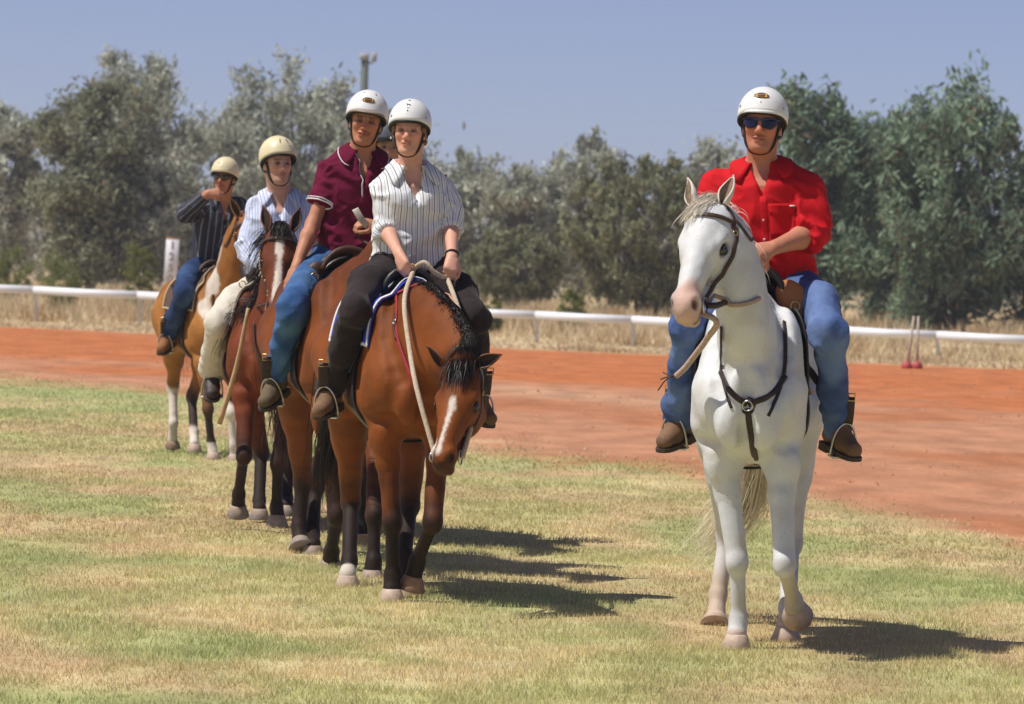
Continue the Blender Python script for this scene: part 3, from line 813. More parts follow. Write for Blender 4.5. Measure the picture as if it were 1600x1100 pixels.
def build_horse(name, label, fr, sc, legs, neck, head, coat, h, ears=((-.75, .5, .35), (-.75, .5, -.35)), hoofcol=(.3, .24, .2), tail=None, muscle=1.0, cw=1.0, group='horses in the mounted group', extra=None):
    """legs: dict of lists of local joint points [top(optional), joint, fetlock, hoof bottom, lifted]; neck: list of (point, halfheight, halfwidth, dorsal); head: (poll, muzzle, left)"""
    H = Horse(); H.fr = fr; H.sc = sc; Fd = Field(); H.f = Fd
    root = fr.empty(name); tag(root, label, 'horse', group); H.root = root
    tx = np.array(TX) * sc; tt = np.array(TT) * sc; tb = np.array(TB) * sc; tw = np.array(TW) * sc * cw
    xs = np.linspace(tx[0], tx[-1], 120)
    def sm(v):
        q = np.interp(xs, tx, v); k = np.ones(9) / 9
        return np.convolve(np.pad(q, 4, 'edge'), k, 'valid')
    st, sb, sw = sm(tt), sm(tb), sm(tw); cz, hz = (st + sb) / 2, (st - sb) / 2
    nar = np.interp(xs / sc, [-.9, -.6, -.2, .1, .3, .45, .66], [.0, .15, .24, .36, .50, .40, .1])
    def trunk(P):
        x = np.clip(P[:, 0], xs[0], xs[-1]); c = np.interp(x, xs, cz); hh = np.interp(x, xs, hz); ww = np.interp(x, xs, sw); e = np.interp(x, xs, nar)
        zn = (P[:, 2] - c) / hh
        ww = ww * (1 - e * np.clip(zn, -.6, 1))
        q = (np.abs(P[:, 1] / ww) ** 2.2 + np.abs(zn) ** 2.2) ** (1 / 2.2)
        d = (q - 1) * np.minimum(ww, hh)
        dx = np.abs(P[:, 0] - x)
        return np.where(dx > 0, np.sqrt(np.maximum(d, 0) ** 2 + dx ** 2), d)
    Fd.fn(trunk, (tx[0], -tw.max(), tb.min()), (tx[-1], tw.max(), tt.max()), k=.05)
    S = sc
    for s in (-1, 1):
        Fd.ell((.36*S, s*.160*S*cw, 1.17*S), np.array([.15, .085, .27])*S, A=[[.9, 0, .43], [0, 1, 0], [-.43, 0, .9]], k=.07)      # shoulder blade
        Fd.ell((.50*S, s*.150*S*cw, 1.04*S), np.array([.115, .090, .13])*S, k=.035)                                           # point of shoulder
        Fd.ell((.580*S, s*.084*S*cw, .955*S), np.array([.088, .072, .13])*S*muscle, k=.032)                                   # pectoral
        Fd.ell((-.60*S, s*.13*S*cw, 1.17*S), np.array([.26, .150*cw, .27])*S, k=.07)                                             # haunch
        Fd.ell((-.74*S, s*.12*S, 1.05*S), np.array([.15, .120, .24])*S, k=.06)
    # legs
    H.leg = {}
    for key, J in legs.items():
        fore = key[0] == 'F'; s = -1 if key[1] == 'R' else 1
        kn, fe, hb = [np.asarray(p, float) for p in J[:3]]; lifted = J[3] if len(J) > 3 else False
        if fore:
            el = np.array([.36*S, s*.155*S*cw, .93*S])
            if len(J) > 4: el = np.asarray(J[4], float)
            Fd.rc(np.array([.42*S, s*.15*S*cw, 1.06*S]), el, .115*S, .105*S, k=.06)
            m = el * .5 + kn * .5; ml = el * .72 + kn * .28
            out = np.array([0, s*.008*S, 0])
            Fd.rc(el, ml + out, .092*S, .074*S, k=.05); Fd.rc(ml + out, m, .074*S, .054*S, k=.03); Fd.rc(m, kn, .054*S, .044*S, k=.03); Fd.ell(el * .78 + kn * .22 + np.array([.045*S, s*.012*S, 0]), np.array([.05, .048, .13])*S, k=.03)
            Fd.ell(kn + np.array([.006, 0, 0]), np.array([.051, .045, .060])*S, k=.022)
            cr, fr_ = .030, .030
        else:
            hp = np.array([-.62*S, s*.135*S, 1.12*S]); stf = np.array([-.42*S, s*.165*S, .97*S])
            if len(J) > 4: stf = np.asarray(J[4], float)
            Fd.rc(hp, stf, .185*S, .135*S, k=.07)
            m = stf * .45 + kn * .55
            back = np.array([-.035*S, 0, .05*S])
            Fd.rc(stf, m + back * .6, .130*S, .078*S, k=.05); Fd.rc(hp, m + back, .13*S, .072*S, k=.06); Fd.rc(m, kn, .070*S, .046*S, k=.03)
            Fd.ell(kn, np.array([.066, .05, .062])*S, k=.018)
            Fd.rc(kn + np.array([-.045*S, 0, .045*S]), kn + np.array([-.02*S, 0, -.05*S]), .028*S, .026*S, k=.025)
            cr, fr_ = .036, .037
        d = unit(hb - fe)
        hh = .066 * S
        axis = -d if lifted else np.array([0, 0, 1.0])
        co = hb + axis * hh
        fw = unit(np.array([1.0, 0, 0]) - axis * axis[0]) if abs(axis[0]) < .95 else np.array([0, 0, 1.0])
        co = co - fw * .012 * S
        Fd.rc(kn, fe, (cr + .003) * S, fr_ * S, k=.022)
        Fd.rc(kn * .8 + fe * .2 + np.array([-.018, 0, 0])*S, fe + np.array([-.016, 0, .02])*S, .022*S, .024*S, k=.02)          # tendon
        Fd.ell(fe, np.array([.044, .040, .046])*S, k=.018)
        Fd.rc(fe + np.array([-.028*S, 0, -.012*S]), fe + np.array([-.03*S, 0, -.03*S]), .022*S, .014*S, k=.02)                  # ergot tuft
        Fd.rc(fe, co, .033*S, .044*S, k=.02, f1=False)
        H.leg[key] = (kn, fe, co, hb)
        # hoof: sloping wall, flat sole
        side = np.cross(axis, fw); V, Fc = [], []
        nn = 18
        for (t, rf, rb, rs, sh) in ((1.02, .046, .042, .043, .0), (.9, .050, .044, .047, .004), (0.06, .078, .054, .068, .012), (0.0, .075, .052, .065, .012)):
            for k in range(nn):
                a = 2 * math.pi * k / nn; ca = math.cos(a)
                V.append(hb + axis * (t * hh) + fw * (sh*S + ca * (rf if ca > 0 else rb) * S) * 1.0 - fw * .012 * S + side * math.sin(a) * rs * S)
        for r_ in range(3):
            for k in range(nn): Fc.append((r_*nn+k, (r_+1)*nn+k, (r_+1)*nn+(k+1) % nn, r_*nn+(k+1) % nn))
        Fc += [tuple(range(nn)), tuple(range(4*nn-1, 3*nn-1, -1))]
        hc = hoofcol[key] if isinstance(hoofcol, dict) else hoofcol
        cc = []
        for V_ in V:
            t = float((V_ - hb) @ axis / hh); b = sstep(.55, .85, np.array(t)); cc.append(np.array(hc[0]) * (1 - b) + np.array(hc[1]) * b)
        mesh_obj('hoof', V, Fc, mat('hoof', attr=True, rough=.6, spec=.3, noise=.25, nscale=35), root, col=np.array(cc))
    # neck
    NP = [np.asarray(n[0], float) for n in neck]
    for i in range(len(neck) - 1):
        for j in range(2):
            a = NP[i] * (1 - j/2) + NP[i+1] * (j/2); b = NP[i] * (1 - (j+1)/2) + NP[i+1] * ((j+1)/2)
            h0 = neck[i][1] * (1 - j/2) + neck[i+1][1] * j/2; h1 = neck[i][1] * (1 - (j+1)/2) + neck[i+1][1] * (j+1)/2
            w0 = neck[i][2] * (1 - j/2) + neck[i+1][2] * j/2; w1 = neck[i][2] * (1 - (j+1)/2) + neck[i+1][2] * (j+1)/2
            T = unit(b - a); d0 = unit(neck[i][3]); lat = unit(np.cross(T, d0)); q = (w0 + w1) / (h0 + h1)
            Fd.rc(a, b, h0 * S, h1 * S, k=.05 if i == 0 else .035, sq=(lat, q))
    H.neck = neck; H.NP = NP
    # head
    poll, muz, lft = [np.asarray(v, float) for v in head[:3]]; hs = head[3] if len(head) > 3 else S
    A = unit(muz - poll); Lt = unit(lft - A * (lft @ A)); Dd = np.cross(A, Lt)
    def hp_(a, d, l=0.0): return poll + hs * (A * a + Dd * d + Lt * l)
    M = np.stack([A, Dd, Lt]); H.hp = hp_; H.hM = M; H.poll = poll; H.hs = hs; q = hs
    Fd.rc(hp_(.0, -.055), hp_(.10, -.045), .085*q, .098*q, k=.04, sq=(Lt, .82))
    Fd.rc(hp_(.08, -.035), hp_(.21, -.045), .092*q, .093*q, k=.04, sq=(Lt, 1.05))
    Fd.rc(hp_(.20, -.035), hp_(.36, -.04), .080*q, .060*q, k=.04, sq=(Lt, .88))
    Fd.rc(hp_(.34, -.022), hp_(.50, -.032), .052*q, .045*q, k=.04, sq=(Lt, 1.0))
    Fd.rc(hp_(.22, -.0), hp_(.45, -.004), .040*q, .034*q, k=.03, sq=(Lt, .95))
    for s in (-1, 1):
        Fd.ell(hp_(.155, -.135, s*.05), np.array([.125, .105, .04])*q, A=M, k=.035)
        Fd.rc(hp_(.14, -.20, s*.045), hp_(.47, -.108, s*.018), .034*q, .024*q, k=.03)
        Fd.ell(hp_(.175, -.012, s*.083), np.array([.045, .026, .026])*q, A=M, k=.022)              # brow over the eye
        Fd.rc(hp_(.23, -.055, s*.072), hp_(.34, -.05, s*.052), .016*q, .010*q, k=.022)           # facial crest
        Fd.ell(hp_(.205, -.040, s*.104), np.array([.030, .023, .020])*q, A=M, k=.014, op=-1)        # eye socket
        Fd.ell(hp_(.505, -.03, s*.040), np.array([.042, .036, .024])*q, A=M, k=.022)               # nostril wing
    Fd.ell(hp_(.505, -.052), np.array([.075, .062, .054])*q, A=M, k=.03)
    Fd.rc(hp_(.545, -.085, -.02), hp_(.545, -.085, .02), .030*q, .030*q, k=.02)                     # upper lip
    Fd.rc(hp_(.525, -.118, -.012), hp_(.525, -.118, .012), .032*q, .032*q, k=.02)                   # lower lip
    Fd.ell(hp_(.485, -.128), np.array([.035, .026, .028])*q, A=M, k=.02)                            # chin
    for s in (-1, 1):
        Fd.ell(hp_(.527, -.022, s*.062), np.array([.023, .030, .018])*q, A=M, k=.01, op=-1)
        Fd.rc(hp_(.535, -.104, s*.058), hp_(.455, -.098, s*.056), .0065*q, .005*q, k=.01, op=-1)   # mouth line
    Fd.rc(hp_(.578, -.107, -.03), hp_(.578, -.107, .03), .007*q, .007*q, k=.01, op=-1)
    if extra: extra(H, Fd)
    def groove(pts, r, depth, k=.03):
        P, N = Fd.project(spline(np.array(pts) * S, 6), 0.0, 5)
        C = P + N * (r - depth)
        for i in range(5): Fd.rc(C[i], C[i+1], r, r, k=k, op=-1)
    for s in (-1, 1):
        c_ = s * cw
        groove([(.33, .14*c_, 1.44), (.45, .17*c_, 1.26), (.55, .14*c_, 1.12), (.60, .08*c_, 1.05)], .030, .016)
        groove([(.20, .25*c_, 1.22), (.23, .26*c_, 1.04), (.30, .23*c_, .92)], .030, .012)
        groove([(.56, .12*c_, .86), (.48, .19*c_, .85), (.38, .23*c_, .88)], .026, .012)
        groove([(-.42, .25*c_, 1.15), (-.38, .24*c_, 1.0), (-.34, .19*c_, .90)], .030, .012)
        groove([(-.62, .23*c_, 1.30), (-.71, .23*c_, 1.12), (-.73, .19*c_, .92)], .030, .010)
    groove([(.68, 0, 1.12), (.68, 0, .98), (.62, 0, .86)], .028, .016)
    V, Q = Fd.mesh(h)
    V = V + vert_normals(V, Q) * ((fbm(V * np.array([8, 9, 6]), 77, 4) - .5) * .024 * sstep(.2, .7, V[:, 2]))[:, None]
    hd = (V - poll) @ M.T / q
    on_head = sstep(.12, .02, np.abs(hd[:, 2]) - .05) * (hd[:, 0] > -.05) * (hd[:, 0] < .7) * (hd[:, 1] > -.3) * (hd[:, 1] < .12)
    ctx = dict(V=V, hd=hd, H=H, on_head=on_head)
    def leg_t(key):
        """0 at the knee or hock, 1 at the fetlock, 2 at the coronet; -1 at the body"""
        kn, fe, co, hb = H.leg[key]
        out = np.full(len(V), -9.0); best = np.full(len(V), .11 * S)
        fore = key[0] == 'F'; s = -1 if key[1] == 'R' else 1
        top = np.array([.36*S, s*.155*S*cw, .93*S]) if fore else np.array([-.42*S, s*.165*S, .97*S])
        for a, b, t0 in ((top, kn, -1.0), (kn, fe, 0.0), (fe, co, 1.0)):
            ba = b - a; t = np.clip((V - a) @ ba / (ba @ ba), 0, 1); d = np.linalg.norm(V - a - t[:, None] * ba, axis=1)
            m = d < best; best[m] = d[m]; out[m] = t0 + t[m]
        return out
    ctx['leg'] = leg_t
    col = coat(ctx)
    m_ = coat.mat
    H.body = mesh_obj('body', V, Q, m_, root, col=np.clip(col, 0, 1))
    # eyes
    for s in (-1, 1):
        mb = MB(); c = hp_(.205, -.040, s*.089); G = []
        for i in range(9):
            a = math.pi * i / 8
            G.append([c + .0235*q*(math.cos(a) * Lt * s + math.sin(a) * (math.cos(b) * A * 1.15 + math.sin(b) * Dd)) for b in np.linspace(0, 2*math.pi, 13)])
        mb.grid(np.array(G)); mb.build('eye', mat('horse_eye', (.012, .008, .006), rough=.08, spec=.8), root)
        for k, (oa, ob) in enumerate(((-1, .004), (1, .004))):      # lids
            t = np.linspace(-.98, .98, 9)
            P = np.array([hp_(.205 + .029 * x, -.040 + oa * (-.019) * (1 - x*x), s * (.098 + .008 * (1 - x*x))) for x in t])
            MB().tube(P, np.array([.002, .003, .004, .0045, .005, .0045, .004, .003, .002]) * q, 6).build('eyelid', coat.lid, root)
    # ears
    for s, e in zip((1, -1), ears):
        make_ear(H, s, e, coat, root)
    if tail: make_tail(H, tail, coat)
    return H

def make_ear(H, s, e, coat, root):
    q = H.hs; hp = H.hp; A, Dd, Lt = H.hM
    ln = .165 * q * (e[3] if len(e) > 3 else 1)
    base = hp(-.005, .005, s*.062); ax = unit(A * e[0] + Dd * e[1] + Lt * e[2])
    op = e[4] if len(e) > 4 else (0.2, .9, .35 * s)
    fwd = A * op[0] + Dd * op[1] + Lt * op[2]; fwd = unit(fwd - ax * (fwd @ ax)); sd = np.cross(ax, fwd)
    n, m = 12, 9
    def surf(shrink, off):
        G = np.zeros((n, m, 3))
        for i in range(n):
            u = i / (n - 1)
            w_ = (.030 + .022 * math.sin(min(1, u * 1.9) * math.pi / 2)) * (1 - max(0, (u - .35) / .65) ** 2.0) * q + .0012
            cup = np.interp(u, [0, .3, .7, 1], [2.7, 2.0, 1.5, 1.1])
            for j in range(m):
                a = (j / (m - 1) * 2 - 1) * cup
                G[i, j] = base + ax * (u * ln) + (math.sin(a) * sd - math.cos(a) * fwd) * (w_ * .60 * shrink) + fwd * (w_ * .35) + ax * .012 * u * u * math.cos(a * .5) * q - fwd * off
        return G
    o = MB(); o.grid(surf(1.0, 0.0), .007 * q); ob = o.build('ear', coat.earmat if hasattr(coat, 'earmat') else mat('ear'), root)
    g = MB(); g.grid(surf(.80, -.002)[:11]); g.build('ear_lining', coat.earin, ob)

def hair(name, P, wdt, mat_, parent, seed=1, colv=None):
    """P: (n strands, m points, 3) -> tapered ribbons"""
    n, m = P.shape[:2]; r = np.random.default_rng(seed)
    T = np.gradient(P, axis=1); T /= np.linalg.norm(T, axis=2)[..., None] + 1e-9
    S = np.cross(T, r.normal(0, 1, (n, 1, 3))); S /= np.linalg.norm(S, axis=2)[..., None] + 1e-9
    wv = np.interp(np.linspace(0, 1, m), [0, .15, .7, 1], [.7, 1, .75, .1])[None, :, None] * (wdt * r.uniform(.5, 1.4, (n, 1, 1)))
    V = np.stack([P - S * wv / 2, P + S * wv / 2], 2).reshape(-1, 3)
    i = np.arange(n)[:, None] * (2 * m) + np.arange(m - 1)[None] * 2; i = i.ravel()
    F = np.stack([i, i + 1, i + 3, i + 2], 1).astype(np.int32)
    c0 = np.asarray(colv, float)
    c = np.repeat(c0 * r.uniform(.6, 1.45, (n, 1)), 2 * m, 0)
    return mesh_obj(name, V, F, mat_, parent, col=np.clip(c, 0, 1))

def make_mane(H, coat, side, n, length, parent, lo=.0, hi=1.0, seed=3, lift=.4, spread=.06, grav=1.0, wd=.004, wind=(0, 0, 0)):
    r = np.random.default_rng(seed); NP = H.NP; S = H.sc
    crest = []; dor = []
    for (p, hh, ww, d) in H.neck:
        crest.append(np.asarray(p) + unit(d) * hh * S * .97); dor.append(unit(d))
    C = spline(crest, 40); Dn = spline(dor, 40)
    t = r.uniform(lo, hi, n) * 39; i = np.clip(t.astype(int), 0, 38); f = (t - i)[:, None]
    p = C[i] * (1 - f) + C[i+1] * f; d = Dn[i] * (1 - f) + Dn[i+1] * f
    T = C[i+1] - C[i]; T /= np.linalg.norm(T, axis=1)[:, None]; lat = np.cross(d, T) * -1   # towards the horse's left
    lat /= np.linalg.norm(lat, axis=1)[:, None]; sg = np.where(r.uniform(0, 1, n) < .92, side, -side)[:, None]
    p = p + lat * r.normal(0, .012, (n, 1)) - d * .01
    L = length * r.uniform(.55, 1.15, (n, 1)); m = 9; st = L / (m - 1)
    v = d * lift + lat * sg * .8 + r.normal(0, .25, (n, 3)); P = [p]
    for k in range(m - 1):
        v = v / np.linalg.norm(v, axis=1)[:, None]; v = v + np.array([0, 0, -.38 * grav]) + r.normal(0, spread, (n, 3)) + np.asarray(wind)
        v /= np.linalg.norm(v, axis=1)[:, None]; p = p + v * st
        dd = H.f.ev(p, .1); ins = dd < .008
        if ins.any():
            g = H.f.grad(p[ins]); p = p.copy(); p[ins] += g * (.010 - dd[ins])[:, None]
        P.append(p)
    return hair('mane', np.stack(P, 1), wd, coat.hairmat, parent, seed, coat.hair)

def make_forelock(H, coat, n, length, parent, seed=5, spread=.12, lean=0.0, wd=.005, dirv=None, up=.5):
    r = np.random.default_rng(seed); A, Dd, Lt = H.hM; q = H.hs
    p = np.array([H.hp(r.uniform(-.06, .03), .028, r.normal(0, .02)) for _ in range(n)]); m = 8; L = length * r.uniform(.4, 1.15, (n, 1)); st = L / (m - 1)
    v = Dd * up + A * .5 + Lt * lean + r.normal(0, .3, (n, 3)); P = [p]
    for k in range(m - 1):
        v = v / np.linalg.norm(v, axis=1)[:, None] + A * .25 + np.array([0, 0, -.25]) + Lt * lean * .3 + r.normal(0, spread, (n, 3)) + (np.zeros(3) if dirv is None else np.asarray(dirv))
        v /= np.linalg.norm(v, axis=1)[:, None]; p = p + v * st
        dd = H.f.ev(p, .1); ins = dd < .008
        if ins.any():
            g = H.f.grad(p[ins]); p = p.copy(); p[ins] += g * (.010 - dd[ins])[:, None]
        P.append(p)
    return hair('forelock', np.stack(P, 1), wd, coat.hairmat, parent, seed, coat.hair)

def make_tail(H, tl, coat):
    """tl: (points of the tail's centre line, spread radius, n, width)"""
    pts, rad, n, wd = tl; r = np.random.default_rng(9); C = spline(pts, 12)
    m = 12; R = np.interp(np.linspace(0, 1, m), [0, .15, .6, 1], [.35, .75, 1.0, .9]) * rad
    off = r.normal(0, .55, (n, 1, 3)); ends = r.uniform(.55, 1.0, (n, 1))
    tt = np.linspace(0, 1, m)[None] * ends; i = np.clip((tt * 11).astype(int), 0, 10); f = (tt * 11 - i)[..., None]
    P = C[i] * (1 - f) + C[i+1] * f + off * np.interp(tt, np.linspace(0, 1, m), R)[..., None] + r.normal(0, .006, (n, m, 3)) + np.cumsum(r.normal(0, .004, (n, m, 3)), 1)
    hair('tail', P, wd, coat.hairmat, H.root, 11, coat.tailcol if hasattr(coat, 'tailcol') else coat.hair)
    MB().tube(C[:6], np.linspace(.036, .012, 6) * H.sc, 8).build('tail_dock', coat.lid, H.root)

# ------------------------------------------------------------------ coats
def coat_mat(name, rough, spec, bump, flea=0.0, coatw=0.0, mottle=.08):
    m = mat(name, attr=True, rough=rough, spec=spec, noise=mottle, nscale=7, bump=bump, bscale=170, ndetail=6, coat=coatw)
    if flea and not m.get('flea'):
        m['flea'] = 1; t = m.node_tree; b = t.nodes['Principled BSDF']; src = b.inputs['Base Color'].links[0].from_socket
        tc = t.nodes.new('ShaderNodeTexCoord'); v = t.nodes.new('ShaderNodeTexVoronoi'); v.inputs['Scale'].default_value = 62; v.inputs['Randomness'].default_value = 1
        n = t.nodes.new('ShaderNodeTexNoise'); n.inputs['Scale'].default_value = 9
        t.links.new(tc.outputs['Object'], v.inputs['Vector']); t.links.new(tc.outputs['Object'], n.inputs['Vector'])
        mm = t.nodes.new('ShaderNodeMath'); mm.operation = 'MULTIPLY_ADD'; mm.inputs[1].default_value = .42; mm.inputs[2].default_value = -.06
        t.links.new(n.outputs['Fac'], mm.inputs[0])
        lt = t.nodes.new('ShaderNodeMath'); lt.operation = 'LESS_THAN'; t.links.new(v.outputs['Distance'], lt.inputs[0]); t.links.new(mm.outputs[0], lt.inputs[1])
        ms = t.nodes.new('ShaderNodeMath'); ms.operation = 'MULTIPLY'; ms.inputs[1].default_value = flea; t.links.new(lt.outputs[0], ms.inputs[0])
        mx = t.nodes.new('ShaderNodeMix'); mx.data_type = 'RGBA'; mx.inputs[7].default_value = (.33, .27, .23, 1)
        t.links.new(ms.outputs[0], mx.inputs[0]); t.links.new(src, mx.inputs[6]); t.links.new(mx.outputs[2], b.inputs['Base Color'])
    return m

class CoatWhite:
    def __init__(s):
        s.mat = coat_mat('white_coat', .55, .25, .25, flea=.45, mottle=.03); s.lid = mat('white_lid', (.07, .06, .055), rough=.6)
        s.earmat = mat('white_ear', (.60, .54, .47), rough=.7, noise=.1); s.earin = mat('white_ear_in', (.24, .17, .11), rough=.9, noise=.3, nscale=60)
        s.hair = (.70, .64, .54); s.tailcol = (.78, .70, .52); s.hairmat = mat('hair', attr=True, rough=.5, spec=.3, trans=.15)
    def __call__(s, c):
        V, hd = c['V'], c['hd']; n = len(V); col = np.broadcast_to([.64, .655, .665], (n, 3)).copy()
        mo = fbm(V * 5, 4, 3)
        col = lerp(col, [.52, .53, .54], sstep(.4, .75, mo) * .6)
        for k in ('FR', 'FL', 'HR', 'HL'):
            t = c['leg'](k); st = .12 if k[0] == 'F' else .35
            col = lerp(col, [.55, .47, .37], sstep(-.1, .15, t) * st)
            if k == 'FL': col = lerp(col, [.50, .41, .30], sstep(-.05, .2, t) * .55)
            if k == 'HR': col = lerp(col, [.48, .34, .23], sstep(.4, .9, t) * .75)
            col = lerp(col, [.55, .36, .27], sstep(1.75, 2.0, t) * .7)
            jt = np.exp(-((t - .0) / .10) ** 2) * .35 + np.exp(-((t - 1.0) / .15) ** 2) * .35
            col = lerp(col, [.36, .32, .28], jt * sstep(.3, .65, fbm(V * 26, 15, 3)))
        dirt = sstep(.52, .74, fbm(V * np.array([6, 6, 9]), 55, 4)); col = lerp(col, [.50, .43, .34], dirt * .38)
        hm = c['on_head']; a, d, l = hd.T
        pk = sstep(.40, .47, a + .02 * np.sin(l * 60) - .12 * (d + .03)) * hm * sstep(.075, .05, np.abs(l))
        col = lerp(col, [.60, .36, .27], pk * .85)
        gry = hm * sstep(.43, .5, a) * sstep(.0, -.05, l) ; col = lerp(col, [.33, .29, .28], gry * .55 * sstep(.4, .6, fbm(V * 22, 8, 2) + .12))
        col = lerp(col, [.36, .28, .26], hm * sstep(.515, .55, a) * sstep(-.07, -.1, d) * .6)
        for sg in (-1, 1):
            ns = np.sqrt(((a - .527)/.026)**2 + ((d + .022)/.03)**2 + ((l - sg*.055)/.022)**2); col = lerp(col, [.10, .045, .035], sstep(1.0, .7, ns) * hm)
            es = np.sqrt(((a - .205)/.046)**2 + ((d + .04)/.032)**2); col = lerp(col, [.13, .12, .115], sstep(1.1, .6, es) * hm * (l * sg > .06) * .85)
            lp = np.abs(d + .101) ; col = lerp(col, [.12, .08, .07], sstep(.010, .004, lp) * hm * (a > .46) * (np.abs(l) > .03) * .8)
            ck = np.sqrt(((a - .37)/.07)**2 + ((d + .07)/.05)**2); col = lerp(col, [.40, .38, .38], sstep(1.2, .3, ck) * hm * (l * sg > .03) * .35)
        return col

class CoatBay:
    def __init__(s, base, dark, points, blaze, socks=None, gloss=.34, face=None, pinto=None, hairc=(.018, .014, .012), name='bay'):
        s.base, s.dark, s.points, s.blaze, s.socks, s.pinto = base, dark, points, blaze, socks or {}, pinto
        s.mat = coat_mat(name + '_coat', gloss + .08, .15, .40, mottle=.22); s.lid = mat(name + '_lid', tuple(np.array(dark) * .4), rough=.5)
        s.earmat = mat(name + '_ear', tuple(np.array(base) * .8), rough=.6, noise=.15); s.earin = mat(name + '_ear_in', (.05, .028, .018), rough=.9, noise=.3, nscale=60)
        s.hair = hairc; s.hairmat = mat('hair')
    def __call__(s, c):
        V, hd, H = c['V'], c['hd'], c['H']; n = len(V); col = np.broadcast_to(s.base, (n, 3)).copy()
        mo = fbm(V * 3.6, 4, 4); col = lerp(col, s.dark, sstep(.40, .68, mo) * .65)
        z = V[:, 2] / H.sc
        col = lerp(col, s.dark, sstep(1.15, 1.45, z + .25 * (mo - .5)) * .6)
        if s.pinto: col = s.pinto(V, col, H)
        for k in ('FR', 'FL', 'HR', 'HL'):
            t = c['leg'](k); lo = -.60 if k[0] == 'F' else -.55
            nb = (fbm(V * 14, 6, 2) - .5) * .25
            col = lerp(col, s.points, sstep(lo, lo + .75, t + nb * 1.8))
            if k in s.socks:
                col = lerp(col, [.62, .55, .48], sstep(s.socks[k] - .06, s.socks[k] + .06, t + nb * .6))
        hm = c['on_head']; a, d, l = hd.T
        wb = .014 + .010 * np.sin(a * 17 + .6)
        fz = (fbm(V * 60, 12, 2) - .5) * .008
        if s.blaze:
            for (a0, a1, w0, w1, l0, l1) in s.blaze:
                tt = np.clip((a - a0) / (a1 - a0), 0, 1); wv = w0 + (w1 - w0) * tt; lc = l0 + (l1 - l0) * tt
                m = sstep(wv + .006, wv - .004, np.abs(l - lc) + fz) * sstep(a0 - .015, a0 + .015, a + fz) * sstep(a1 + .015, a1 - .015, a + fz) * (d > -.065)
                col = lerp(col, [.66, .58, .50], m * hm)
        col = lerp(col, np.array(s.points) * 1.0, sstep(.49, .56, a - .3 * (d + .05) * 0) * hm * (.75 if s.blaze else 1) * sstep(.0, .02, np.abs(l) - .012 + .05 * (a > .56)))
        for sg in (-1, 1):
            ns = np.sqrt(((a - .527)/.026)**2 + ((d + .022)/.03)**2 + ((l - sg*.055)/.022)**2); col = lerp(col, [.008, .006, .005], sstep(1.0, .7, ns) * hm)
            es = np.sqrt(((a - .205)/.045)**2 + ((d + .04)/.032)**2); col = lerp(col, np.array(s.points) * .8, sstep(1.15, .6, es) * hm * (l * sg > .06) * .8)
        return col

HORSES = {}
HOOF_DARK = ((.10, .085, .075), (.24, .18, .11)); HOOF_PALE = ((.44, .33, .26), (.50, .38, .30)); HOOF_GREY = ((.23, .20, .19), (.34, .26, .20))

def horse_A():
    f = Frame(1.088, 20.40, -5, 20.0); L = f.L
    up = np.array([-.55, 0, .85])
    nb = f.X(1170, 555, .40); n1 = f.X(1163, 500, .60); n2 = f.X(1152, 430, .70); n3 = f.X(1133, 372, .745)
    n0 = np.array([.22, .0, 1.30])
    poll = f.X(1110, 324, .76); muz = f.X(1062, 486, 1.12)
    lat = f.dirv([math.cos(math.radians(27)), -math.sin(math.radians(27)), -.05])
    neck = [(n0, .27, .145, (-.75, 0, .65)), (nb, .230, .128, (-.8, .02, .6)), (n1, .180, .110, (-.9, .08, .42)), (n2, .148, .094, (-.9, .2, .35)), (n3, .120, .085, (-.85, .3, .45)), (poll + [-.03, 0, -.06], .095, .075, (-.6, .2, .75))]
    legs = dict(FR=[L(1152, 878, .0), L(1154, 968, .04), L(1150, 1016, .0)], FL=[L(1226, 882, -.14), L(1240, 940, .16), L(1246, 962, .27), True],
                HR=[L(1136, 836, 1.50), L(1122, 930, 1.42), L(1117, 978, 1.30), True], HL=[L(1236, 850, .95), L(1231, 950, .62), L(1228, 1002, .50)])
    coat = CoatWhite()
    H = build_horse('white_horse', 'white fleabitten grey horse with pink nose, walking towards the camera on the right', f, 1.055, legs, neck, (poll, muz, lat, 1.01), coat, .0112,
                    ears=((-.86, .30, .16, .80, (.25, .9, -.1)), (-.86, .30, -.42, .80, (.1, .75, -.7))),
                    hoofcol=((.42, .30, .24), (.52, .40, .31)), cw=.80,
                    tail=([np.array([-.93, .0, 1.32]), np.array([-1.03, 0, 1.2]), f.L(1172, 750, 1.75), f.L(1140, 812, 1.8), f.L(1082, 872, 1.85)], .095, 1800, .0036))
    make_forelock(H, coat, 420, .15, H.root, lean=-.55, spread=.14, up=.7, wd=.0032)
    make_mane(H, coat, 1, 900, .13, H.root, lo=.35, hi=1.0, wd=.0035, spread=.08, lift=.35)
    HORSES['A'] = H

